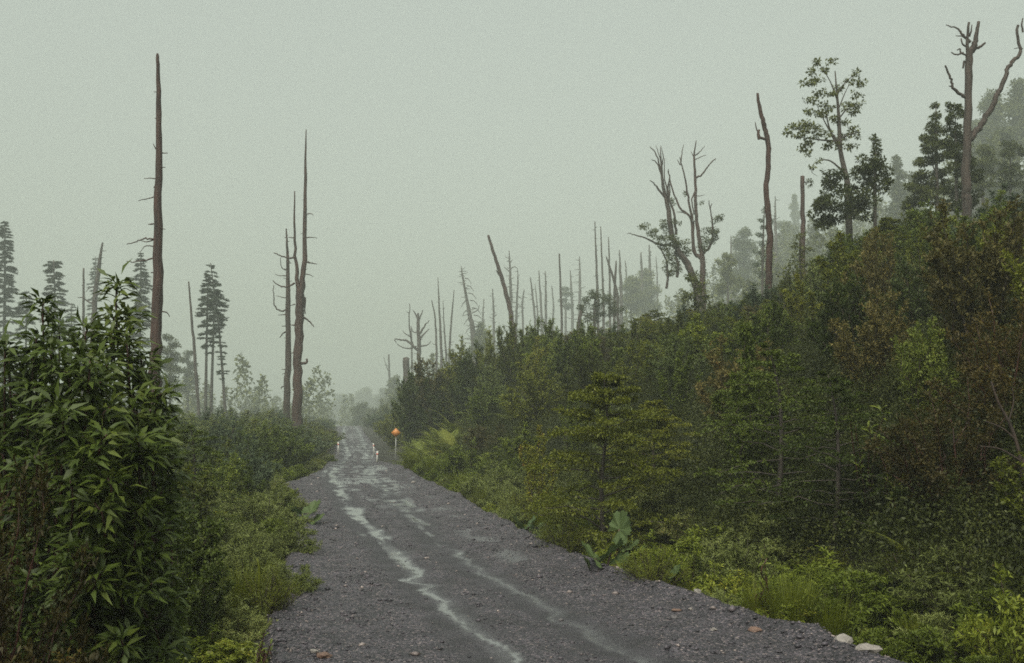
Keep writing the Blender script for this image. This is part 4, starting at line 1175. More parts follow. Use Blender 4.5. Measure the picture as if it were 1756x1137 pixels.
# farther trees fading in the fog, on the far slope and ahead on the road
k_ = 0
for cx_, yt_, d_, w_, lab in [
    (1540, 262, 100, 26, "faint pointed tree on the far slope left of the antlered dead tree"), (1565, 290, 98, 22, "faint low tree on the far slope beside the pointed one"), (1700, 150, 108, 46, "huge faint tree crown on the far slope behind the antlered tree"),
    (1745, 130, 102, 40, "faint tree crown on the far slope at the right edge"), (1720, 215, 88, 36, "hazy tree on the far slope above the round-topped hazy tree"), (1660, 205, 110, 26, "faint tree on the far slope right behind the antlered trunk"),
    (555, 690, 240, 30, "faintest tree ahead on the left of the far road"), (585, 672, 260, 34, "faint broad tree where the road vanishes"), (622, 660, 270, 38, "faint tall rounded tree above the vanishing road"), (655, 662, 230, 24, "faint tree left of the thick snapped trunk"),
    (600, 700, 210, 26, "hazy low tree just above the vanishing road"), (420, 690, 130, 22, "faint low tree behind the roadside shrubs on the left"), (455, 690, 140, 18, "faint small tree left of the dead pair"), (560, 706, 180, 18, "small faint tree left of the vanishing road")]:
    yb_ = yt_ + (130 if cx_ > 1000 else 70)
    hgt = yb_ - yt_
    bl = []
    for q_ in range(12):
        f = (q_ + .5) / 12
        for _ in range(2):
            bl.append((cx_ + U(-.6, .6) * w_ * (.25 + .75 * f), yt_ + w_ * .25 + f * hgt * .9, w_ * (.28 + .32 * f), w_ * (.22 + .18 * f)))
    tree(lab, 'broadleaf_tree', 'tree', d_, [(cx_, yb_ + 20), (cx_, (yb_ + yt_) / 2), (cx_ + 1, yt_ + w_ * .3)], [5, 4, 1.4], [], bl, .6, .36, 7, tint0=.45)

# a far wood that closes the valley: one mass
gw = Geo()
for _ in range(560):
    x_, y_ = U(-170, 230), U(140, 420)
    ye = min(y_, 299)
    if Lx(ye) - 3 < x_ < Rx(ye) + 3 or (y_ < 195 and x_ - Rx(ye) < 62):
        continue
    b_ = np.array([x_, y_, float(H(x_, y_))])
    hh, nn = U(7, 15), 170
    f = U(0, 1, nn) ** .7
    a_, rr = U(0, 2 * np.pi, nn), U(.15, 1, nn) ** .6 * np.minimum(1.12 - f, .75) * hh * U(.22, .34)
    P = b_ + np.stack([np.cos(a_) * rr, np.sin(a_) * rr, f * hh], -1)
    leaves(gw, P, rdir(nn), nrm(rng.normal(size=(nn, 3)) * .6 + np.array([0, 0, 1.])), U(.6, 1.2, nn), U(.4, .7, nn), U(.2, .8, nn))
link("far_forest", gw.mesh("far_forest", M['crown_leaf']), None, "stuff")

# ------------------------------------------------------------------ shrub prototypes and the thickets
SHR = {}          # kind -> list of (stem mesh, crown mesh)


def proto(kind, geos, stem_m, leaf_m, parts=('stems', 'crown')):
    SHR.setdefault(kind, []).append((geos[0].mesh(kind + '_' + parts[0], M[stem_m]), geos[1].mesh(kind + '_' + parts[1], M[leaf_m]), parts))


for _ in range(5):
    proto('dark', shrub_geo(3.0, 1.35, 30, 46, 12, .085, .040, .55, .02, tint0=U(.30, .46)), 'stem', 'dark_leaf')
for _ in range(4):
    proto('grey', shrub_geo(3.0, 1.3, 30, 44, 12, .075, .036, .55, .02, tint0=U(.32, .48)), 'stem', 'grey_leaf')
for _ in range(4):
    proto('olive', shrub_geo(3.0, 1.3, 28, 44, 12, .080, .038, .6, .02, tint0=U(.32, .48)), 'stem', 'olive_leaf')
for _ in range(2):
    proto('sapling', shrub_geo(4.0, .85, 9, 76, 12, .085, .038, .8, .08, tint0=U(.38, .5)), 'stem', 'dark_leaf')
proto('sapling', shrub_geo(4.0, .85, 8, 74, 12, .085, .038, .8, .08, tint0=.5), 'stem', 'olive_leaf')
for _ in range(2):
    proto('russet', shrub_geo(2.4, 1.2, 32, 44, 12, .058, .024, .5, .02, tint0=.45), 'red_stem', 'russet_leaf')
for _ in range(3):
    proto('pale', shrub_geo(1.0, .8, 40, 30, 12, .060, .015, .35, .02, tint0=.5), 'stem', 'pale_leaf')
for _ in range(2):
    proto('bright', shrub_geo(1.0, .65, 30, 26, 9, .075, .024, .5, .02, tint0=.5), 'stem', 'bright_leaf')
for _ in range(3):
    proto('brown', shrub_geo(3.0, 1.3, 28, 44, 12, .078, .036, .55, .02, tint0=U(.32, .48)), 'stem', 'brown_leaf')
for _ in range(3):
    proto('blue', shrub_geo(3.0, 1.3, 28, 46, 12, .080, .036, .55, .02, tint0=U(.32, .48)), 'stem', 'blue_leaf')
for _ in range(2):
    proto('fresh', shrub_geo(3.0, 1.1, 22, 46, 11, .090, .040, .75, .05, tint0=.28), 'stem', 'bright_leaf')
for _ in range(2):
    proto('heath', shrub_geo(1.0, .65, 46, 22, 12, .024, .009, .55, tint0=.45), 'stem', 'olive_leaf')
for _ in range(2):
    proto('beech', layered_geo(3.0, 1.5, 58, 30, 17, .054, .027, .55, first=.07), 'bark', 'beech_leaf', ('trunk', 'crown'))
proto('darkbeech', layered_geo(3.0, 1.35, 40, 20, 14, .046, .024, .42), 'bark', 'dark_leaf', ('trunk', 'crown'))

KIND = {'dark': ('leafy_shrub', 'shrub', 'dark small-leaved shrub'), 'grey': ('leafy_shrub', 'shrub', 'grey-green shrub'),
        'olive': ('leafy_shrub', 'shrub', 'olive-green leafy shrub'), 'sapling': ('slender_sapling', 'young tree', 'tall thin-stemmed sapling'),
        'brown': ('leafy_shrub', 'shrub', 'brownish olive shrub'), 'blue': ('leafy_shrub', 'shrub', 'blue-green shrub'), 'fresh': ('leafy_shrub', 'shrub', 'fresh yellow-green shrub'), 'russet': ('russet_shrub', 'shrub', 'brownish red-tinged shrub'), 'pale': ('feathery_shrub', 'shrub', 'low pale feathery shrub'),
        'bright': ('bright_shrub', 'shrub', 'low bright leafy plant'), 'heath': ('heath_bush', 'shrub', 'low dark olive heath-like bush'),
        'beech': ('beech_sapling', 'young tree', 'yellowish layered beech sapling'), 'darkbeech': ('beech_sapling', 'young tree', 'dark beech sapling with layered sprays')}
PEND = []         # (object, base description, where, px) to be given unique labels at the end


def shrub(kind, x, y, sxy, sz, label=None, where=None, group=None, variant=None, zoff=-.05):
    name, cat, desc = KIND[kind]
    st, cr, pn = SHR[kind][variant if variant is not None else rng.integers(0, len(SHR[kind]))]
    t = thing(name, label or desc, cat, (x, y, float(H(x, y)) + zoff), group, U(0, 6.28), (sxy * U(.92, 1.08), sxy * U(.92, 1.08), sz))
    link(pn[0], st, t)
    link(pn[1], cr, t)
    if label is None:
        px, _ = proj([x, y, t.location[2] + 1])
        PEND.append((t, desc, where, float(px)))
    return t


RIGHT_MARKS = [(770, "below the gnarled dead tree"), (850, "below the twig-clad snag"), (930, "below the boldly leaning trunk"), (1000, "below the lone straight pole"), (1080, "below the pole cluster"),
               (1175, "below the twisted dead tree"), (1260, "below the many-limbed bare tree"), (1350, "below the bent dark trunk"), (1410, "below the pale-red pole"), (1500, "below the open-crowned tree"),
               (1600, "below the dense pointed tree"), (1690, "below the antlered dead tree"), (9999, "by right picture edge")]
LEFT_MARKS = [(120, "behind the large-leaved shrub"), (240, "left of tallest dead trunk"), (305, "by the tallest dead trunk"), (355, "below the leaning pole"), (425, "below the conifer trio"), (482, "left of the dead pair"), (535, "below the dead pair"), (9999, "where the road bends away")]


def mark(px, marks):
    return next(w for lim, w in marks if px < lim)


placed = []
SKY_R = np.array([(560, 735), (640, 700), (680, 650), (692, 606), (720, 600), (780, 600), (800, 588), (850, 575), (880, 548), (950, 552), (1000, 556), (1050, 556), (1100, 545), (1150, 525), (1200, 522), (1260, 508), (1320, 485), (1400, 440), (1440, 405), (1500, 380), (1560, 360), (1600, 350), (1680, 345), (1756, 310), (1900, 280)], float)
SKY_L = np.array([(0, 600), (60, 620), (250, 670), (290, 688), (330, 692), (380, 685), (420, 700), (440, 686), (475, 688), (510, 700), (545, 708), (580, 716), (600, 730)], float)


def height_to(sky, x, y, z0):
    """height at which a plant rooted at (x, y, z0) would reach the skyline seen in the photograph"""
    px, _ = proj([x, y, z0 + 2])
    return float(at(px, np.interp(px, sky[:, 0], sky[:, 1]), y)[2] - z0)



def free(x, y, d):
    return all((x - a) ** 2 + (y - b) ** 2 > (d if d > 0 else 0) ** 2 for a, b in placed)


HERO_KEEP = []


def hand(kind, px, depth, sxy, sz, label, variant=None):
    x = (px - CX) / F * depth
    placed.append((x, depth))
    return shrub(kind, x, depth, sxy, sz, label, None, None, variant)


# measured plants of the right verge and bank
hand('beech', 1035, 17.0, 1.0, 1.07, "yellowish layered beech sapling standing clear at the foot of the bank", 0)
hand('beech', 1120, 19.5, .8, .72, "smaller ochre beech sapling tucked behind the yellowish layered one", 1)
hand('sapling', 925, 22, .55, .68, "narrow yellow-green sapling left of the layered beech sapling", 2)
hand('darkbeech', 1320, 15.0, 1.0, .95, "dark beech sapling with drooping tiers above the pale feathery bush")
hand('darkbeech', 1420, 13.6, .9, .8, "dark layered sapling beside the yellow-leaved young plant")
hand('sapling', 1285, 16.5, .9, .85, "slim sapling with a dark bare lower stem, mid bank right of the layered beech", 0)
hand('pale', 1268, 13.3, .95, .95, "large pale feathery bush at the bank foot left of the rush clump")
hand('pale', 1215, 14.2, .7, .7, "smaller pale feathery bush behind the large pale feathery one")
hand('heath', 1118, 13.0, .85, .75, "dark heath-like bush right of the low rhubarb leaves")
hand('heath', 968, 16.6, .85, .85, "dark olive bush left of the layered beech trunk")
hand('pale', 846, 28.0, 1.35, 1.35, "broad pale bush on the right verge beyond the gravel bend")
hand('pale', 868, 25.5, .95, 1.0, "pale grey-green bush just in front of the broad pale bush")
hand('bright', 800, 36.0, 1.6, 1.8, "round fresh-green bush on the right verge, farther along")
hand('heath', 905, 22.5, .8, .9, "small olive bush on the right verge before the ferns")
hand('bright', 1603, 9.6, .85, .62, "bright bushy plant by the two pale boulders at the road edge")
hand('bright', 1735, 9.2, .85, 1.15, "tall bright willow-leaved plant at the lower right corner")
hand('bright', 1660, 9.0, .6, .45, "short bright plant between the tall bright one and the bushy one")
hand('heath', 1480, 10.1, .6, .45, "small olive tuft between the rush clump and the pale boulders")
hand('russet', 1622, 12.4, .95, .85, "spreading brown-red shrub above the arching ferns")
hand('russet', 1725, 13.2, .9, .95, "tall russet shrub near the dark bare branches")
hand('brown', 1690, 16.5, 1.0, 1.15, "brownish olive shrub higher behind the tall russet one")
# measured plants of the left verge
hand('darkbeech', 330, 17.5, .85, .72, "dark layered sapling just right of the large-leaved shrub")
hand('olive', 285, 16.0, .7, .75, "bronze-tinged bush rising behind the large-leaved shrub")
hand('sapling', 432, 23, .5, .42, "small yellow-leaved sapling on a thin stem, left verge")
for px, d, s, lab in [(455, 18.5, 1.15, "largest pale feathery mound of the left verge"), (400, 16.2, 1.0, "pale feathery mound nearest the large-leaved shrub"), (497, 16.0, .7, "pale feathery mound spilling onto the gravel"),
                      (350, 13.6, .95, "pale mound right beside the large-leaved shrub"), (430, 13.2, .85, "pale mound directly behind the green broom clump"), (498, 12.4, .6, "pale tuft on the gravel edge right of the broom clump"), (490, 22.5, 1.0, "pale mound behind the left rhubarb leaves"), (440, 21, 1.0, "pale mound below the small yellow-leaved sapling"), (385, 19.5, 1.1, "pale mound in front of the dark layered sapling")]:
    hand('pale', px, d, s, s * .92, lab)
hand('bright', 355, 9.7, .8, .42, "low yellow-green mossy plant at the lower left, first of two")
hand('bright', 410, 9.4, .6, .30, "low yellow-green plant at the foot of the broom clump")
hand('heath', 470, 11.2, .6, .72, "dark brown-green bush forming the right half of the broom clump")

# right thicket
cnt = 0
cand = 0
while cand < 16000 and cnt < 340:
    cand += 1
    y = 9.5 + 66 * U(0, 1) ** 1.35
    dr = 2.6 + 24 * U(0, 1) ** 1.1
    x = float(Rx(y)) + dr
    px, _ = proj([x, y, 3.0])
    if not (660 < px < 1860):
        continue
    if 42 < y < 62 and dr < 4.6:
        continue
    if y < 13 and dr < 3.2:
        continue
    sp = 1.15 + .036 * y
    if not free(x, y, sp):
        continue
    placed.append((x, y))
    cnt += 1
    band = ("at the bank's foot" if dr < 4.6 else "low on the bank" if dr < 8 else "halfway up the bank" if dr < 14 else "high on the bank")
    q = U(0, 1)
    tone = noise(x * .12, y * .12, 201)
    kind = 'sapling' if q < .17 else 'grey' if q < .17 + .25 * tone else 'olive' if q < .47 else 'beech' if q < .53 else 'fresh' if q < .62 else 'brown' if q < .74 else 'blue' if q < .89 else 'dark'
    if px > 1560 and y < 24 and q > .55:
        kind = 'russet' if q > .93 else 'dark'
    hgt = np.interp(dr, [2.6, 4.5, 8, 26], [1.9, 2.7, 3.5, 4.3]) * U(.8, 1.15) * np.interp(y, [10, 20, 45, 75], [.8, .9, 1.05, 1.35])
    lim = height_to(SKY_R, x, y, float(H(x, y)))
    if 50 < y and dr < 9:
        hgt = max(hgt, lim * U(.7, .95))
    hgt = min(hgt, lim * (U(.86, 1.05) if U(0, 1) < .8 else U(1.0, 1.17)))
    if hgt < .9:
        cnt -= 1
        continue
    h0 = 4.0 if kind == 'sapling' else 2.4 if kind == 'russet' else 3.0
    if kind == 'beech' and dr < 5:
        hgt *= .85
    sz = hgt * (1.12 if kind == 'sapling' else 1) / h0
    sxy = np.clip((.66 + .012 * y) * U(.75, 1.2) * (hgt / 3.3) ** .4, .5, 1.9)
    shrub(kind, x, y, sxy, sz, None, band + " " + mark(px, RIGHT_MARKS))

# taller shrubs that make the bank's uneven skyline
for px in np.arange(712, 1760, 27):
    px = px + U(-10, 10)
    y = np.interp(px, [690, 800, 900, 1000, 1200, 1400, 1760], [66, 60, 55, 48, 43, 37, 27]) * U(.95, 1.07)
    x = (px - CX) / F * y
    if x - Rx(y) < 1.5:
        continue
    q = U(0, 1)
    kind = 'dark' if q < .25 else 'blue' if q < .5 else 'olive' if q < .68 else 'brown' if q < .84 else 'sapling'
    hgt = height_to(SKY_R, x, y, float(H(x, y))) * U(.98, 1.22)
    if hgt < 1.2:
        continue
    shrub(kind, x, y, np.clip(.30 + hgt * .20, .6, 1.7) * U(.8, 1.15), hgt / (4.0 if kind == 'sapling' else 3.0), None, "on the bank's skyline " + mark(px, RIGHT_MARKS))

# left thicket
cnt = cand = 0
while cand < 6000 and cnt < 120:
    cand += 1
    y = 19 + 75 * U(0, 1) ** 1.3
    dl = 1.3 + 22 * U(0, 1) ** 1.2
    x = float(Lx(y)) - dl
    px, _ = proj([x, y, 1.5])
    if not (60 < px < 590):
        continue
    if not free(x, y, 1.15 + .02 * y):
        continue
    placed.append((x, y))
    cnt += 1
    q = U(0, 1)
    kind = 'olive' if q < .28 else 'dark' if q < .42 else 'grey' if q < .58 else 'fresh' if q < .68 else 'brown' if q < .78 else 'blue' if q < .9 else 'sapling'
    hgt = np.interp(dl, [1.3, 3, 8, 24], [1.3, 2.3, 3.0, 3.8]) * U(.75, 1.15) * np.interp(y, [19, 30, 50, 95], [.75, .95, 1.1, 1.3])
    lim = height_to(SKY_L, x, y, float(H(x, y)))
    hgt = min(max(hgt, lim * U(.55, .8)), lim * U(.85, 1.08), 5.5)
    if hgt < .7:
        cnt -= 1
        continue
    h0 = 4.0 if kind == 'sapling' else 3.0
    sxy = np.clip((.62 + .011 * y) * U(.85, 1.15), .55, 1.7)
    band = "by the verge" if dl < 5 else "set back"
    band = ("nearer, " if y < 34 else "farther, ") + band
    shrub(kind, x, y, sxy, hgt / h0, None, band + ", " + mark(px, LEFT_MARKS))

# the bright strip of low plants along both gravel edges
for side, yr, n_v, marks in ((1, (9.5, 48), 105, RIGHT_MARKS), (-1, (9, 62), 90, LEFT_MARKS)):
    cnt = cand = 0
    while cand < 4000 and cnt < n_v:
        cand += 1
        y = yr[0] + (yr[1] - yr[0]) * U(0, 1) ** 1.5
        off = U(.35, 2.6)
        x = float(Rx(y)) + off if side > 0 else float(Lx(y)) - off
        px, _ = proj([x, y, .3])
        if not (0 < px < 1800) or (658 < px < 700 and side > 0) or not free(x, y, .42 + .016 * y) or (side < 0 and px < 300):
            continue
        placed.append((x, y))
        cnt += 1
        kind = ['pale', 'bright', 'pale', 'bright', 'bright', 'heath'][rng.integers(0, 6)]
        s_ = U(.5, .95) * (.8 + .014 * y) * (1 if off > .8 else .7)
        band = (("right" if side > 0 else "left") + " gravel edge" if off < 1.1 else ("right" if side > 0 else "left") + " verge")
        shrub(kind, x, y, s_ * 1.15, s_ * U(.75, 1.05), None, band + ", " + mark(px, marks))

# growth along the far road, fading
cnt = cand = 0
while cand < 5000 and cnt < 58:
    cand += 1
    y = U(70, 210)
    side = 1 if U(0, 1) < .62 else -1
    off = 1.6 + 34 * U(0, 1) ** 1.4
    x = float(Rx(y)) + off if side > 0 else float(Lx(y)) - off
    px, py_ = proj([x, y, 2.0])
    if not (380 < px < 800) or (668 < px < 694 and y < 75) or not free(x, y, 2.6):
        continue
    placed.append((x, y))
    cnt += 1
    hgt = U(2.6, 4.2) * np.interp(off, [1.6, 6, 20], [.75, 1.15, 1.6]) * (1.25 if side > 0 else .85)
    hgt = min(hgt, height_to(SKY_R if side > 0 else SKY_L, x, y, float(H(x, y))) * U(.8, 1.0))
    if hgt < 1:
        cnt -= 1
        continue
    shrub(['dark', 'blue', 'olive'][rng.integers(0, 3)], x, y, U(1.3, 1.8) * (hgt / 4) ** .5, hgt / 3.0, None,
          ("hazy, beyond the bend right of the road" if side > 0 else "hazy, beyond the bend left of the road") + (", at roadside" if off < 5 else ", set back"))

# dark shrubs that back the large-leaved one
for px, d, sxy, sz, lab in [(40, 10.0, .9, .92, "dark shrub behind the large-leaved shrub at the left picture edge"), (130, 10.6, .9, .85, "dark shrub behind the middle of the large-leaved shrub"), (225, 11, .8, .72, "dark shrub behind the crest of the large-leaved shrub"), (270, 12.5, .7, .62, "dark shrub peeping out right of the large-leaved shrub")]:
    hand('dark', px, d, sxy, sz, lab)
hand('dark', 322, 9.9, .46, .50, "dark low shrub against the road-facing side of the large-leaved shrubs")
hand('russet', 2, 5.7, .55, .98, "rusty brown shrub at the left picture edge before the large-leaved shrub")
hand('russet', 82, 5.5, .50, .52, "lower rusty brown shrub in the bottom left corner")

# ------------------------------------------------------------------ large-leaved plants: every leaf a part
BIG = [big_leaf_mesh("large_leaf", .20, .044 + .007 * (i_ % 3), 1.0 + .3 * (i_ % 4), M['big_leaf'], .12 + .16 * (i_ % 5)) for i_ in range(8)]
YEL = [big_leaf_mesh("yellow_leaf", .20, .055, .6 + .3 * i_, M['bright_leaf'], .72 + .1 * i_) for i_ in range(3)]
BRI = [big_leaf_mesh("fresh_leaf", .20, .06, .6 + .3 * i_, M['bright_leaf'], .35 + .12 * i_) for i_ in range(3)]


def rosette_shrub(name, label, cat, base, ros, leaf_set, nl, ln, stem='red_stem', filler=0):
    base = np.asarray(base, float)
    t = thing(name, label, cat, base)
    g = Geo()
    gf = Geo()
    for pos, ax in ros:
        p_ = np.asarray(pos) - base
        ax = nrm(ax)
        low = np.array([p_[0] * .35, p_[1] * .35 + .05, -.05])
        mid = p_ * .55 + np.array([0, .12, 0]) + rng.normal(size=3) * .04
        path = smooth_path([low, mid, p_ - ax * .16, p_], 3)
        tube(g, path, [.011, .005], 5, .05)
        s0 = nrm(np.cross(ax, [.3, .2, 1.]))
        s1 = np.cross(ax, s0)
        k0 = U(0, 6.28)
        for q_ in range(nl):
            a_ = k0 + q_ * 2.399
            f = q_ / nl
            out_d = s0 * math.cos(a_) + s1 * math.sin(a_)
            D = nrm(out_d * (.75 + .35 * f) + ax * (.55 - .6 * f) + rng.normal(size=3) * .12)
            o = link('leaf', leaf_set[rng.integers(0, len(leaf_set))], t)
            pp = p_ - ax * (.01 + .17 * f)
            o.location = pp
            orient(o, D, ax + np.array([0, 0, .4]), ln / .20 * U(.75, 1.15))
        if filler:
            n_ = filler
            f = U(.35, 1, n_) ** .8
            ii = f * (len(path) - 1)
            P = np.stack([np.interp(ii, np.arange(len(path)), path[:, c]) for c in range(3)], -1)
            D = nrm(rdir(n_) * np.array([1, 1, .5]) + np.array([0, -.15, .15]))
            P = P + D * U(0, .10, n_)[:, None]
            N = nrm(rng.normal(size=(n_, 3)) * .5 + np.array([0, -.3, 1.]))
            leaves(gf, P, D, N, ln * U(.55, 1.05, n_), ln * .24, U(.0, .8, n_), .3)
    part('stems', g, M[stem], t)
    if filler:
        part('foliage', gf, M['big_leaf'], t, kind='stuff')
    return t


topx = [-60, 0, 40, 75, 110, 150, 185, 205, 225, 262, 300, 312]
topy = [560, 556, 530, 520, 560, 556, 520, 488, 530, 590, 660, 800]
ros = [[], [], [], []]
pts = []
crest = [(205, 486, 7.3), (192, 540, 7.1), (222, 540, 7.3), (75, 520, 6.9), (62, 575, 6.7), (150, 563, 6.9), (130, 600, 6.8), (240, 610, 7.2), (175, 600, 6.9), (255, 680, 7.1), (10, 590, 6.6), (285, 700, 7.1), (100, 560, 7.2)]
tries = 0
while len(pts) < 132 and tries < 9000:
    tries += 1
    if len(pts) < len(crest):
        px, py, d = crest[len(pts)]
    else:
        px, py = U(-40, 306), U(520, 1150)
        if py < np.interp(px, topx, topy) + 22:
            continue
        if px < 105 and py > 740 and U(0, 1) < .75:
            continue
        if any((px - a) ** 2 + ((py - b) * .95) ** 2 < 25 ** 2 for a, b, _ in pts):
            continue
        ex = abs(px - 140) / 175
        d = 6.1 + .9 * ex ** 2 + .6 * ((850 - py) / 330) ** 2 * (1 if py < 850 else .3) + U(-.12, .45)
    pts.append((px, py, d))
for px, py, d in pts:
    w = at(px, py, d)
    ax = np.array([(px - 140) / 240 + U(-.4, .4), -.5 + U(-.4, .4), .8])
    if py < 620:
        ax = np.array([U(-.12, .12), U(-.2, .1), 1])
    ros[0].append((w, ax))
allr = sorted(ros[0], key=lambda q_: q_[0][0] / q_[0][1])
ros = [allr[k_ * len(allr) // 4:(k_ + 1) * len(allr) // 4] for k_ in range(4)]
for k_, (px, d, lab) in enumerate([(20, 7.3, "large-leaved shrub at the left picture edge, red stems, leaves in whorls"), (110, 7.2, "large-leaved shrub of drooping whorls between the left picture edge and the crested one"), (190, 7.4, "tallest large-leaved shrub, its red-stemmed crest rising before the tallest dead trunk"), (262, 7.5, "large-leaved shrub nearest the road, rightmost of the whorled-leaf shrubs")]):
    x = (px - CX) / F * d
    rosette_shrub('large_leaved_shrub', lab, 'shrub', (x, d, float(H(x, d))), ros[k_], BIG, 9, .140, filler=70)


def small_rosette(label, px, d, pys, spread, leaf_set, nl, ln):
    x = (px - CX) / F * d
    rr = []
    for py in pys:
        for _ in range(2):
            w = at(px + U(-spread, spread), py + U(-12, 12), d + U(-.2, .2))
            rr.append((w, [U(-.5, .5), U(-.6, .1), 1]))
    return rosette_shrub('leafy_sapling', label, 'young tree', (x, d, float(H(x, d)) - .05), rr, leaf_set, nl, ln, filler=0)


small_rosette("fresh light green leafy sapling standing out high in the dark bank", 1492, 13.5, [695, 722, 750, 775, 800, 830], 26, BRI, 7, .15)
small_rosette("young plant with yellow starry leaf whorls in the dark bank", 1542, 12.8, [818, 832, 852, 866], 20, YEL, 7, .13)
small_rosette("low leafy seedling with pale leaves at the lower left gravel edge", 455, 9.1, [1095, 1110, 1124], 12, BRI, 6, .07)
small_rosette("small leggy plant with whorls at the upper end of the rush clump", 1310, 11.0, [962, 985, 1000], 8, BRI, 6, .10)

# ------------------------------------------------------------------ giant rhubarb, ferns, rushes
GUN = [gunnera_leaf_mesh("rhubarb_leaf", .40, M['gunnera_leaf'], .16 + .07 * i_) for i_ in range(4)]


def rhubarb(label, px, d, lvs):
    """lvs: (px, py, radius in metres, facing dx, dy, dz)"""
    x = (px - CX) / F * d
    base = np.array([x, d, float(H(x, d)) - .04])
    t = thing('giant_rhubarb', label, 'plant', base)
    for lx, ly, R, nx_, ny_, nz_ in lvs:
        p_ = at(lx, ly, d + U(-.15, .15)) - base
        g = Geo()
        tube(g, smooth_path([np.array([0, 0, -.03]), p_ * .5 + np.array([0, 0, .05]), p_], 3), [.022, .012], 6, .05)
        part('leaf_stalk', g, M['red_stem'], t)
        o = link('leaf', GUN[rng.integers(0, 4)], t)
        o.location = p_
        N = np.array([nx_, ny_, nz_], float)
        D = nrm(np.array([p_[0] * .8 + U(-.1, .1), -.15, .15]) + np.array([.15 if p_[0] > 0 else -.1, 0, 0]))
        orient(o, D, N, R / .40)
    return t


rhubarb("giant rhubarb with one big upright lobed leaf by the layered beech trunk", 1050, 15.3, [(1062, 908, .31, -.1, -.8, .6), (1090, 955, .22, .2, -.3, .9), (1078, 938, .2, .2, -.3, .9)])
rhubarb("low giant rhubarb spreading over the gravel edge, below the big upright leaf", 1035, 14.1, [(1020, 958, .30, -.3, -.55, .8), (1048, 948, .30, .2, -.4, .9), (1015, 978, .22, -.4, -.6, .7), (1060, 968, .22, .3, -.5, .8)])
rhubarb("small giant rhubarb with one flat leaf by the road edge", 930, 18.2, [(928, 932, .26, -.1, -.5, .85), (944, 938, .16, .2, -.4, .9)])
rhubarb("pale giant rhubarb clump behind the small flat-leaved one", 900, 19.8, [(892, 905, .28, -.3, -.5, .8), (912, 897, .26, .1, -.5, .9), (905, 915, .22, 0, -.6, .8), (925, 905, .2, .3, -.4, .9)])
rhubarb("giant rhubarb on the left gravel edge, bright fan-shaped leaves", 515, 20.5, [(530, 880, .34, .3, -.5, .8), (510, 895, .30, -.1, -.5, .9), (538, 893, .26, .5, -.4, .8), (505, 878, .24, -.3, -.3, .9)])
rhubarb("bluish giant rhubarb in the dark gap near the right picture edge", 1692, 11.6, [(1690, 980, .26, -.1, -.7, .7), (1705, 1000, .2, .2, -.6, .8), (1678, 998, .18, -.3, -.6, .7)])
rhubarb("small giant rhubarb under the arching ferns", 1500, 11.4, [(1498, 1030, .2, -.2, -.6, .8), (1512, 1018, .16, .2, -.5, .9)])
rhubarb("tiny giant rhubarb behind the crumbled gravel edge", 1150, 13.0, [(1148, 995, .14, -.2, -.5, .8), (1158, 985, .14, .2, -.5, .8)])

FR = [frond_mesh("fern_frond", 1.0, 20, 8, .21, 1.0 + .32 * i_, M['fern_leaf'], .42 + .1 * i_) for i_ in range(4)]
FRS = [frond_mesh("simple_frond", 1.0, 24, 0, .15, .9 + .35 * i_, M['fern_leaf'], .4 + .12 * i_) for i_ in range(3)]


def fern(label, px, d, n_, ln, frs=FR, group=None, x=None, zoff=0):
    if x is None:
        x = (px - CX) / F * d
    t = thing('fern', label or 'fern', 'fern', (x, d, float(H(x, d)) + zoff), group)
    k0 = U(0, 6.28)
    for q_ in range(n_):
        o = link('frond', frs[rng.integers(0, len(frs))], t)
        a_ = k0 + q_ * 6.283 / n_ + U(-.25, .25)
        o.rotation_euler = (U(-.25, .25), U(-.25, .3), a_)
        s_ = ln * U(.7, 1.15)
        o.scale = (s_, s_, s_)
    if label is None:
        px_, _ = proj([x, d, float(H(x, d)) + .5])
        PEND.append((t, "arching pale green tree-fern clump", "on the fern slope beside the road sign", float(px_)))
    return t


fern("curling fern before the dark gap left of the large pale bush", 1170, 14.4, 8, .75)
fern("low spreading fern right of the low rhubarb", 1085, 13.9, 9, .6, FRS)
fern("fern with stiff upright fronds behind the dark heath-like bush", 1145, 14.2, 9, .6, FRS)
fern("small yellowish fern at the gravel edge left of the rush clump", 1225, 12.1, 8, .42, FRS)
fern("fern with a single tall curled frond above the rush clump", 1462, 11.9, 6, .8)
fern("large arching fern, topmost of those under the brown-red shrub", 1588, 11.6, 9, .85)
fern("arching fern under the brown-red shrub, nearer the road", 1545, 10.9, 8, .65)
fern("fern half hidden below the right rhubarb", 1650, 10.9, 8, .7)
fern("fern by the trunk of the layered beech sapling", 1000, 17.4, 9, .7)
fern("bright fern on the right verge before the pale bushes", 912, 21.2, 10, .75)
fern("bright fern behind the pale rhubarb clump", 945, 20.2, 9, .75)
fern("low fern between the pale rhubarb and the dark olive bush", 955, 18.0, 8, .5, FRS)
fern("fern at the left verge behind the pale mounds", 300, 14.2, 9, .7)
fern("grassy fern at the lower left beside the whorled-leaf shrub", 322, 10.2, 8, .5, FRS)
for i_ in range(28):
    y = U(42, 60)
    dr = U(1.0, 5.6)
    if 655 < proj([float(Rx(y)) + dr, y, 1.0])[0] < 700 and y < 56:
        dr += 2.2
    fern(None, 0, y, 8, U(1.7, 2.4), x=float(Rx(y)) + dr)

RUSH = [blade_tuft(420, 1.0, .55, .012, .5).mesh("rush_blades", M['rush_leaf']) for _ in range(3)]
GRS = [blade_tuft(160, 1.0, .6, .016, .45, .8, .6).mesh("grass_blades", M['bright_leaf']) for _ in range(2)]


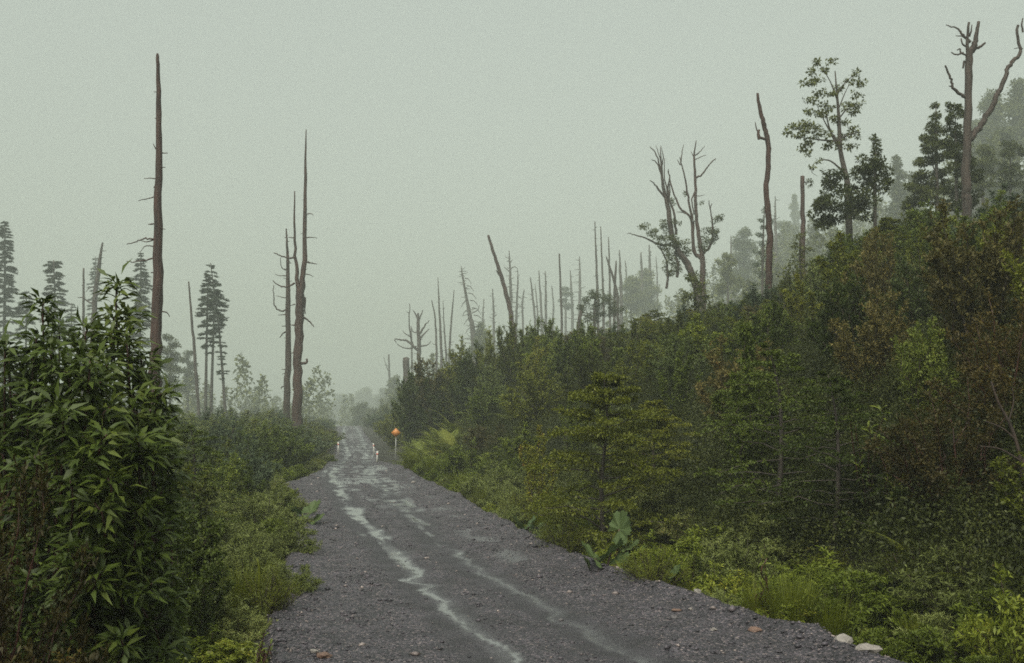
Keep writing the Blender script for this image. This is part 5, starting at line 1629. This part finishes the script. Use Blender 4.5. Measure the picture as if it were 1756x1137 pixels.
def rush(label, px, d, h, w, meshes=RUSH, name='rush_clump', cat='rushes'):
    x = (px - CX) / F * d
    o = link(name, meshes[rng.integers(0, len(meshes))])
    o.location = (x, d, float(H(x, d)) - .03)
    o.rotation_euler = (0, 0, U(0, 6.28))
    o.scale = (w, w, h)
    return tag(o, label, cat)


for lab, px, d, h, w in [("tall yellow-green rush clump at the right gravel edge, largest of its kind", 1345, 10.7, .82, .72), ("rush clump merging with the right side of the largest one", 1410, 10.5, .70, .6), ("slimmer rush clump at the left side of the largest one", 1290, 11.2, .62, .5), ("rush clump set behind the largest one", 1375, 11.4, .8, .6),
                           ("upright green broom clump on the left verge, bare spike rising from it", 425, 11.4, .78, .62), ("green broom clump merging with the left one beside it", 395, 11.0, .6, .5), ("upright rush clump far along the right verge before the fern slope", 712, 42, 1.3, 1.5), ("rush clump right of the upright one before the fern slope", 745, 39, 1.2, 1.3),
                           ("rush clump on the right verge below the round fresh-green bush", 790, 32.5, .9, 1.1), ("rush clump on the right verge beside the bright fern", 930, 20.6, .85, .7), ("rush clump between the pale bushes and the road", 835, 27, .8, .9), ("short rush clump behind the bright bushy plant", 1560, 10.4, .5, .45)]:
    rush(lab, px, d, h, w)
g = Geo()
b_ = at(443, 1005, 11.3)
gz_ = float(H(b_[0], 11.3))
tube(g, smooth_path([[0, 0, 0], [.01, 0, .5], [-.02, 0, at(440, 958, 11.3)[2] - gz_]], 3), [.018, .012], 5, .1, .8)
o = link("bare_spike", g.mesh("bare_spike", M['rush_leaf']))
o.location = (b_[0], 11.3, gz_)
tag(o, "single dark upright spike rising from the left broom clump", "plant stem")

# bare dark branches at the right edge
t = thing('bare_shrub', "bare dark arching branches at the right picture edge", 'shrub', (*at(1756, 900, 11.5)[:2], float(H(at(1756, 900, 11.5)[0], 11.5))))
bb = np.array(t.location)
for pts_, w0, w1 in [([(1756, 900), (1752, 800), (1735, 735), (1712, 690), (1700, 655)], 9, 3), ([(1742, 755), (1720, 735), (1690, 722)], 4, 1.4), ([(1750, 790), (1715, 770), (1680, 765)], 3.4, 1.2), ([(1730, 722), (1738, 690), (1736, 665)], 3.4, 1.2), ([(1752, 800), (1775, 740), (1780, 690)], 6, 2)]:
    g = Geo()
    tube(g, smooth_path([at(x, y, 11.5) - bb for x, y in pts_], 4), [w0 * .5 * 11.5 / F, w1 * .5 * 11.5 / F], 6, .06)
    part('branch', g, M['stem'], t)

# ------------------------------------------------------------------ ground cover (uncountable)
def cover(name, n_, yr, offr, side, hmax, L, W, mat, pw=1.3, off_pw=1.0, t0=.45):
    y = yr[0] * (yr[1] / yr[0]) ** (U(0, 1, n_) ** pw)
    off = offr[0] + (offr[1] - offr[0]) * U(0, 1, n_) ** off_pw
    x = Rx(y) + off if side > 0 else Lx(y) - off
    c_ = fbm(x * 1.6, y * 1.6, 301, 3)
    keep = U(0, 1, n_) < np.clip((c_ - .25) * 2.6, .12, 1)
    x, y, c_, off = x[keep], y[keep], c_[keep], off[keep]
    h_ = hmax * np.clip(c_ * 1.5 - .25, .1, 1) * np.clip(off / .8, .15, 1) * U(.0, 1, len(x)) ** .7
    P = np.stack([x, y, H(x, y) + h_], -1)
    N = nrm(rng.normal(size=(len(x), 3)) * .6 + np.array([0, 0, 1.]))
    s_ = 1 + y * .018
    g = Geo()
    leaves(g, P, rdir(len(x)) * np.array([1, 1, .5]), N, L * s_ * U(.6, 1.3, len(x)), W * s_ * U(.7, 1.2, len(x)), np.clip(t0 + (c_ - .5) * .5 + rng.normal(size=len(x)) * .16, 0, 1))
    link(name, g.mesh(name, M[mat]), None, "stuff")


cover("right_verge_ground_cover", 32000, (8, 60), (.0, 3.4), 1, .34, .055, .026, 'bright_leaf', t0=.5)
cover("left_verge_ground_cover", 32000, (7, 70), (.0, 5.0), -1, .30, .055, .026, 'pale_leaf', t0=.45)
cover("right_verge_herbs", 14000, (8, 40), (.0, 2.6), 1, .22, .09, .035, 'olive_leaf')
cover("left_verge_herbs", 14000, (7, 40), (.0, 3.0), -1, .22, .09, .035, 'bright_leaf', t0=.3)

# undergrowth between the shrubs: leafy clumps beyond counting, spread by geometry nodes
def clump_mesh(name, mat, n_, r, h_, L, W):
    g = Geo()
    a_, q_ = U(0, 2 * np.pi, n_), U(0, 1, n_) ** .55
    top = h_ * (1 - .75 * q_ ** 2)
    P = np.stack([np.cos(a_) * q_ * r, np.sin(a_) * q_ * r, top * U(0, 1, n_) ** .45], -1)
    D = nrm(rdir(n_) + np.stack([np.cos(a_), np.sin(a_), np.full(n_, .3)], -1) * .6)
    N = nrm(rng.normal(size=(n_, 3)) * .55 + np.array([0, 0, 1.]))
    leaves(g, P, D, N, L * U(.6, 1.3, n_), W * U(.7, 1.2, n_), np.clip(.42 + rng.normal(size=n_) * .2, 0, 1))
    return g.mesh(name, M[mat])


def scatter(name, pts, src):
    """one stuff object: points that carry instances of one unlinked clump"""
    me_ = bpy.data.meshes.new(name)
    me_.vertices.add(len(pts))
    me_.vertices.foreach_set("co", np.asarray(pts, np.float32).ravel())
    o = link(name, me_, None, "stuff")
    so = bpy.data.objects.new(name + "_clump", src)
    ng = bpy.data.node_groups.new(name + "_spread", 'GeometryNodeTree')
    ng.interface.new_socket("Geometry", in_out='INPUT', socket_type='NodeSocketGeometry')
    ng.interface.new_socket("Geometry", in_out='OUTPUT', socket_type='NodeSocketGeometry')
    nn, ll = ng.nodes, ng.links
    gi, go, ip, oi = nn.new('NodeGroupInput'), nn.new('NodeGroupOutput'), nn.new('GeometryNodeInstanceOnPoints'), nn.new('GeometryNodeObjectInfo')
    oi.inputs['Object'].default_value = so
    oi.inputs['As Instance'].default_value = True
    rr, rs = nn.new('FunctionNodeRandomValue'), nn.new('FunctionNodeRandomValue')
    rr.data_type, rs.data_type = 'FLOAT_VECTOR', 'FLOAT_VECTOR'
    rr.inputs[0].default_value, rr.inputs[1].default_value = (-.15, -.15, 0), (.15, .15, 6.283)
    rs.inputs[0].default_value, rs.inputs[1].default_value = (.6, .6, .5), (1.3, 1.3, 1.35)
    rs.inputs['Seed'].default_value = 5
    ll.new(gi.outputs[0], ip.inputs['Points'])
    ll.new(oi.outputs['Geometry'], ip.inputs['Instance'])
    ll.new(rr.outputs[0], ip.inputs['Rotation'])
    ll.new(rs.outputs[0], ip.inputs['Scale'])
    ll.new(ip.outputs[0], go.inputs[0])
    o.modifiers.new("spread", 'NODES').node_group = ng
    return o


def spread_pts(n_, yr, offr, side, pw):
    y = yr[0] * (yr[1] / yr[0]) ** (U(0, 1, n_) ** pw)
    off = U(offr[0], offr[1], n_)
    x = Rx(y) + off if side > 0 else Lx(y) - off
    px, _ = proj(np.stack([x, y, H(x, y)], -1))
    k_ = (px > -150) & (px < 1900)
    x, y = x[k_], y[k_]
    return np.stack([x, y, H(x, y) - .05], -1)


scatter("bank_undergrowth", spread_pts(4200, (9.5, 100), (2.4, 27), 1, 1.1), clump_mesh("undergrowth_clump", 'understory_leaf', 1200, .75, .70, .052, .026))
scatter("bank_leafy_undergrowth", spread_pts(1500, (9.5, 100), (2.6, 27), 1, 1.1), clump_mesh("leafy_undergrowth_clump", 'understory_leaf', 1100, .6, 1.05, .052, .025))
scatter("left_undergrowth", spread_pts(2400, (13, 120), (1.6, 32), -1, 1.0), clump_mesh("low_undergrowth_clump", 'understory_leaf', 700, .7, .75, .07, .034))

# ------------------------------------------------------------------ rocks, road sign, marker posts
def rock(label, px, py, size, mat, flat=.6, d=None):
    import bmesh
    bm = bmesh.new()
    bmesh.ops.create_icosphere(bm, subdivisions=2, radius=1.0)
    ph = U(0, 50)
    for v in bm.verts:
        c = v.co
        f = 1 + .85 * (float(noise(c.x * 1.3 + ph, c.y * 1.3 + c.z * 1.7, 7)) - .5) + .45 * (float(noise(c.x * 3.3 + ph, c.y * 3.3 - c.z * 3.1, 8)) - .5)
        v.co = (c.x * f, c.y * f * .85, c.z * f * flat)
    me_ = bpy.data.meshes.new("rock")
    bm.to_mesh(me_)
    bm.free()
    me_.materials.append(M[mat])
    dir_ = at(px, py, 1.0) - np.array([0, 0, CAM_H])
    d = d or -(CAM_H - .04) / dir_[2]
    x, y = dir_[0] * d, d
    o = link("rock", me_)
    s_ = size * d / F * .5
    zr = float(H(x, y))
    if Lx(y) - .35 < x < Rx(y) + .35:
        zr = float(road_height(np.array([x]), np.array([y]))[0])
    o.location = (x, y, zr + s_ * flat * .35)
    o.scale = (s_, s_, s_)
    o.rotation_euler = (U(-.2, .2), U(-.2, .2), U(0, 6.28))
    return tag(o, label, "rock")


rock("pale pinkish boulder at the right gravel edge, left one of two", 1447, 1106, 26, 'rock_pale', .7)
rock("larger flat pale boulder at the right gravel edge, right one of two", 1488, 1122, 38, 'rock_pale', .5)
rock("small pale stone lodged in the right gravel windrow", 1196, 1022, 16, 'rock_pale')
rock("pale stone on the gravel in front of the windrow", 1184, 1040, 11, 'rock_pale')
rock("reddish-brown stone on the right side of the gravel", 1160, 1041, 16, 'rock_brown', .4)
rock("dark brown stone in the lower left gravel corner", 556, 1122, 26, 'rock_brown', .5)
rock("pale broken stone beside the dark brown one", 540, 1118, 18, 'rock_pale', .4)
rock("small orange-pale stone at the far right gravel edge", 709, 826, 7, 'rock_pale')
rock("tan flat stone near the right gravel edge", 1295, 1076, 20, 'rock_brown', .35)
rock("pale chip on the gravel left of the tan flat stone", 1224, 1075, 12, 'rock_pale', .5)
rock("dark stone near the reddish-brown one", 1155, 1052, 13, 'rock_dark', .5)
rock("dark stone in the middle of the right wheel track", 962, 1052, 9, 'rock_dark', .6)


def bar(g, a, b, w, d_):
    box_geo(g, (a[0] - w / 2, a[1] - d_ / 2, a[2]), (a[0] + w / 2, a[1] + d_ / 2, b[2]))


p_ = at(679, 742, 52)
x, y = p_[0], 52
zb = float(H(x, y))
t = thing("road_sign", "small orange diamond warning sign on a pale post beside the fern slope", "road sign", (x, y, zb))
g = Geo()
hs = p_[2] - zb
bar(g, (0, 0, -.2), (0, 0, hs + .1), .05, .05)
part("post", g, M['grey_post'], t)
g = Geo()
s_ = .24
v = [(0, -.045, hs - s_), (s_, -.045, hs), (0, -.045, hs + s_), (-s_, -.045, hs), (0, -.06, hs - s_), (s_, -.06, hs), (0, -.06, hs + s_), (-s_, -.06, hs)]
g.add(v, [(0, 1, 2, 3), (7, 6, 5, 4), (0, 4, 5, 1), (1, 5, 6, 2), (2, 6, 7, 3), (3, 7, 4, 0)])
part("panel", g, M['sign_orange'], t)
for px, py, yt, d, lab, lean in [(648, 790, 773, 52, "white marker post at the right road edge, nearer one of two", .02), (644, 768, 760, 68, "white marker post at the right road edge, farther one of two", -.05), (582, 771, 758, 68, "short pale marker post on the left side of the far dip", .0)]:
    x = (px - CX) / F * d
    zb = float(H(x, d)) if not (Lx(d) - .3 < x < Rx(d) + .3) else float(road_z(d))
    h_ = max(.45, at(px, yt, d)[2] - zb)
    t = thing("marker_post", lab, "marker post", (x, d, zb - .1))
    g = Geo()
    bar(g, (0, 0, 0), (0, 0, h_ + .1), .085, .07)
    part("post", g, M['white_paint'], t)
    g = Geo()
    box_geo(g, (-.045, -.038, h_ - .11), (.045, .038, h_ - .03))
    part("band", g, M['red_paint'], t)
    t.rotation_euler = (0, lean * 2, 0)

# ------------------------------------------------------------------ labels that single out each shrub of the thickets
ORD = ["first", "second", "third", "fourth", "fifth", "sixth", "seventh", "eighth", "ninth", "tenth", "eleventh", "twelfth"]
NUM = ["", "one", "two", "three", "four", "five", "six", "seven", "eight", "nine", "ten", "eleven", "twelve"]
cells = {}
for rec in PEND:
    cells.setdefault((rec[1], rec[2]), []).append(rec)
for (desc, where), recs in cells.items():
    recs.sort(key=lambda r: r[3])
    n_ = len(recs)
    for i_, rec in enumerate(recs):
        lab = f"{desc}, {where}"
        if n_ == 2:
            lab += ", left one" if i_ == 0 else ", right one"
        elif n_ > 2:
            o_ = "leftmost" if i_ == 0 else "rightmost" if i_ == n_ - 1 else (ORD[i_] if i_ < 12 else f"{i_ + 1}th") + " from left"
            lab += f", {o_}"
        rec[0]["label"] = lab
        rec[0]["group"] = "ferns of the fern slope" if "fern" in desc else "shrubs of the roadside thickets"
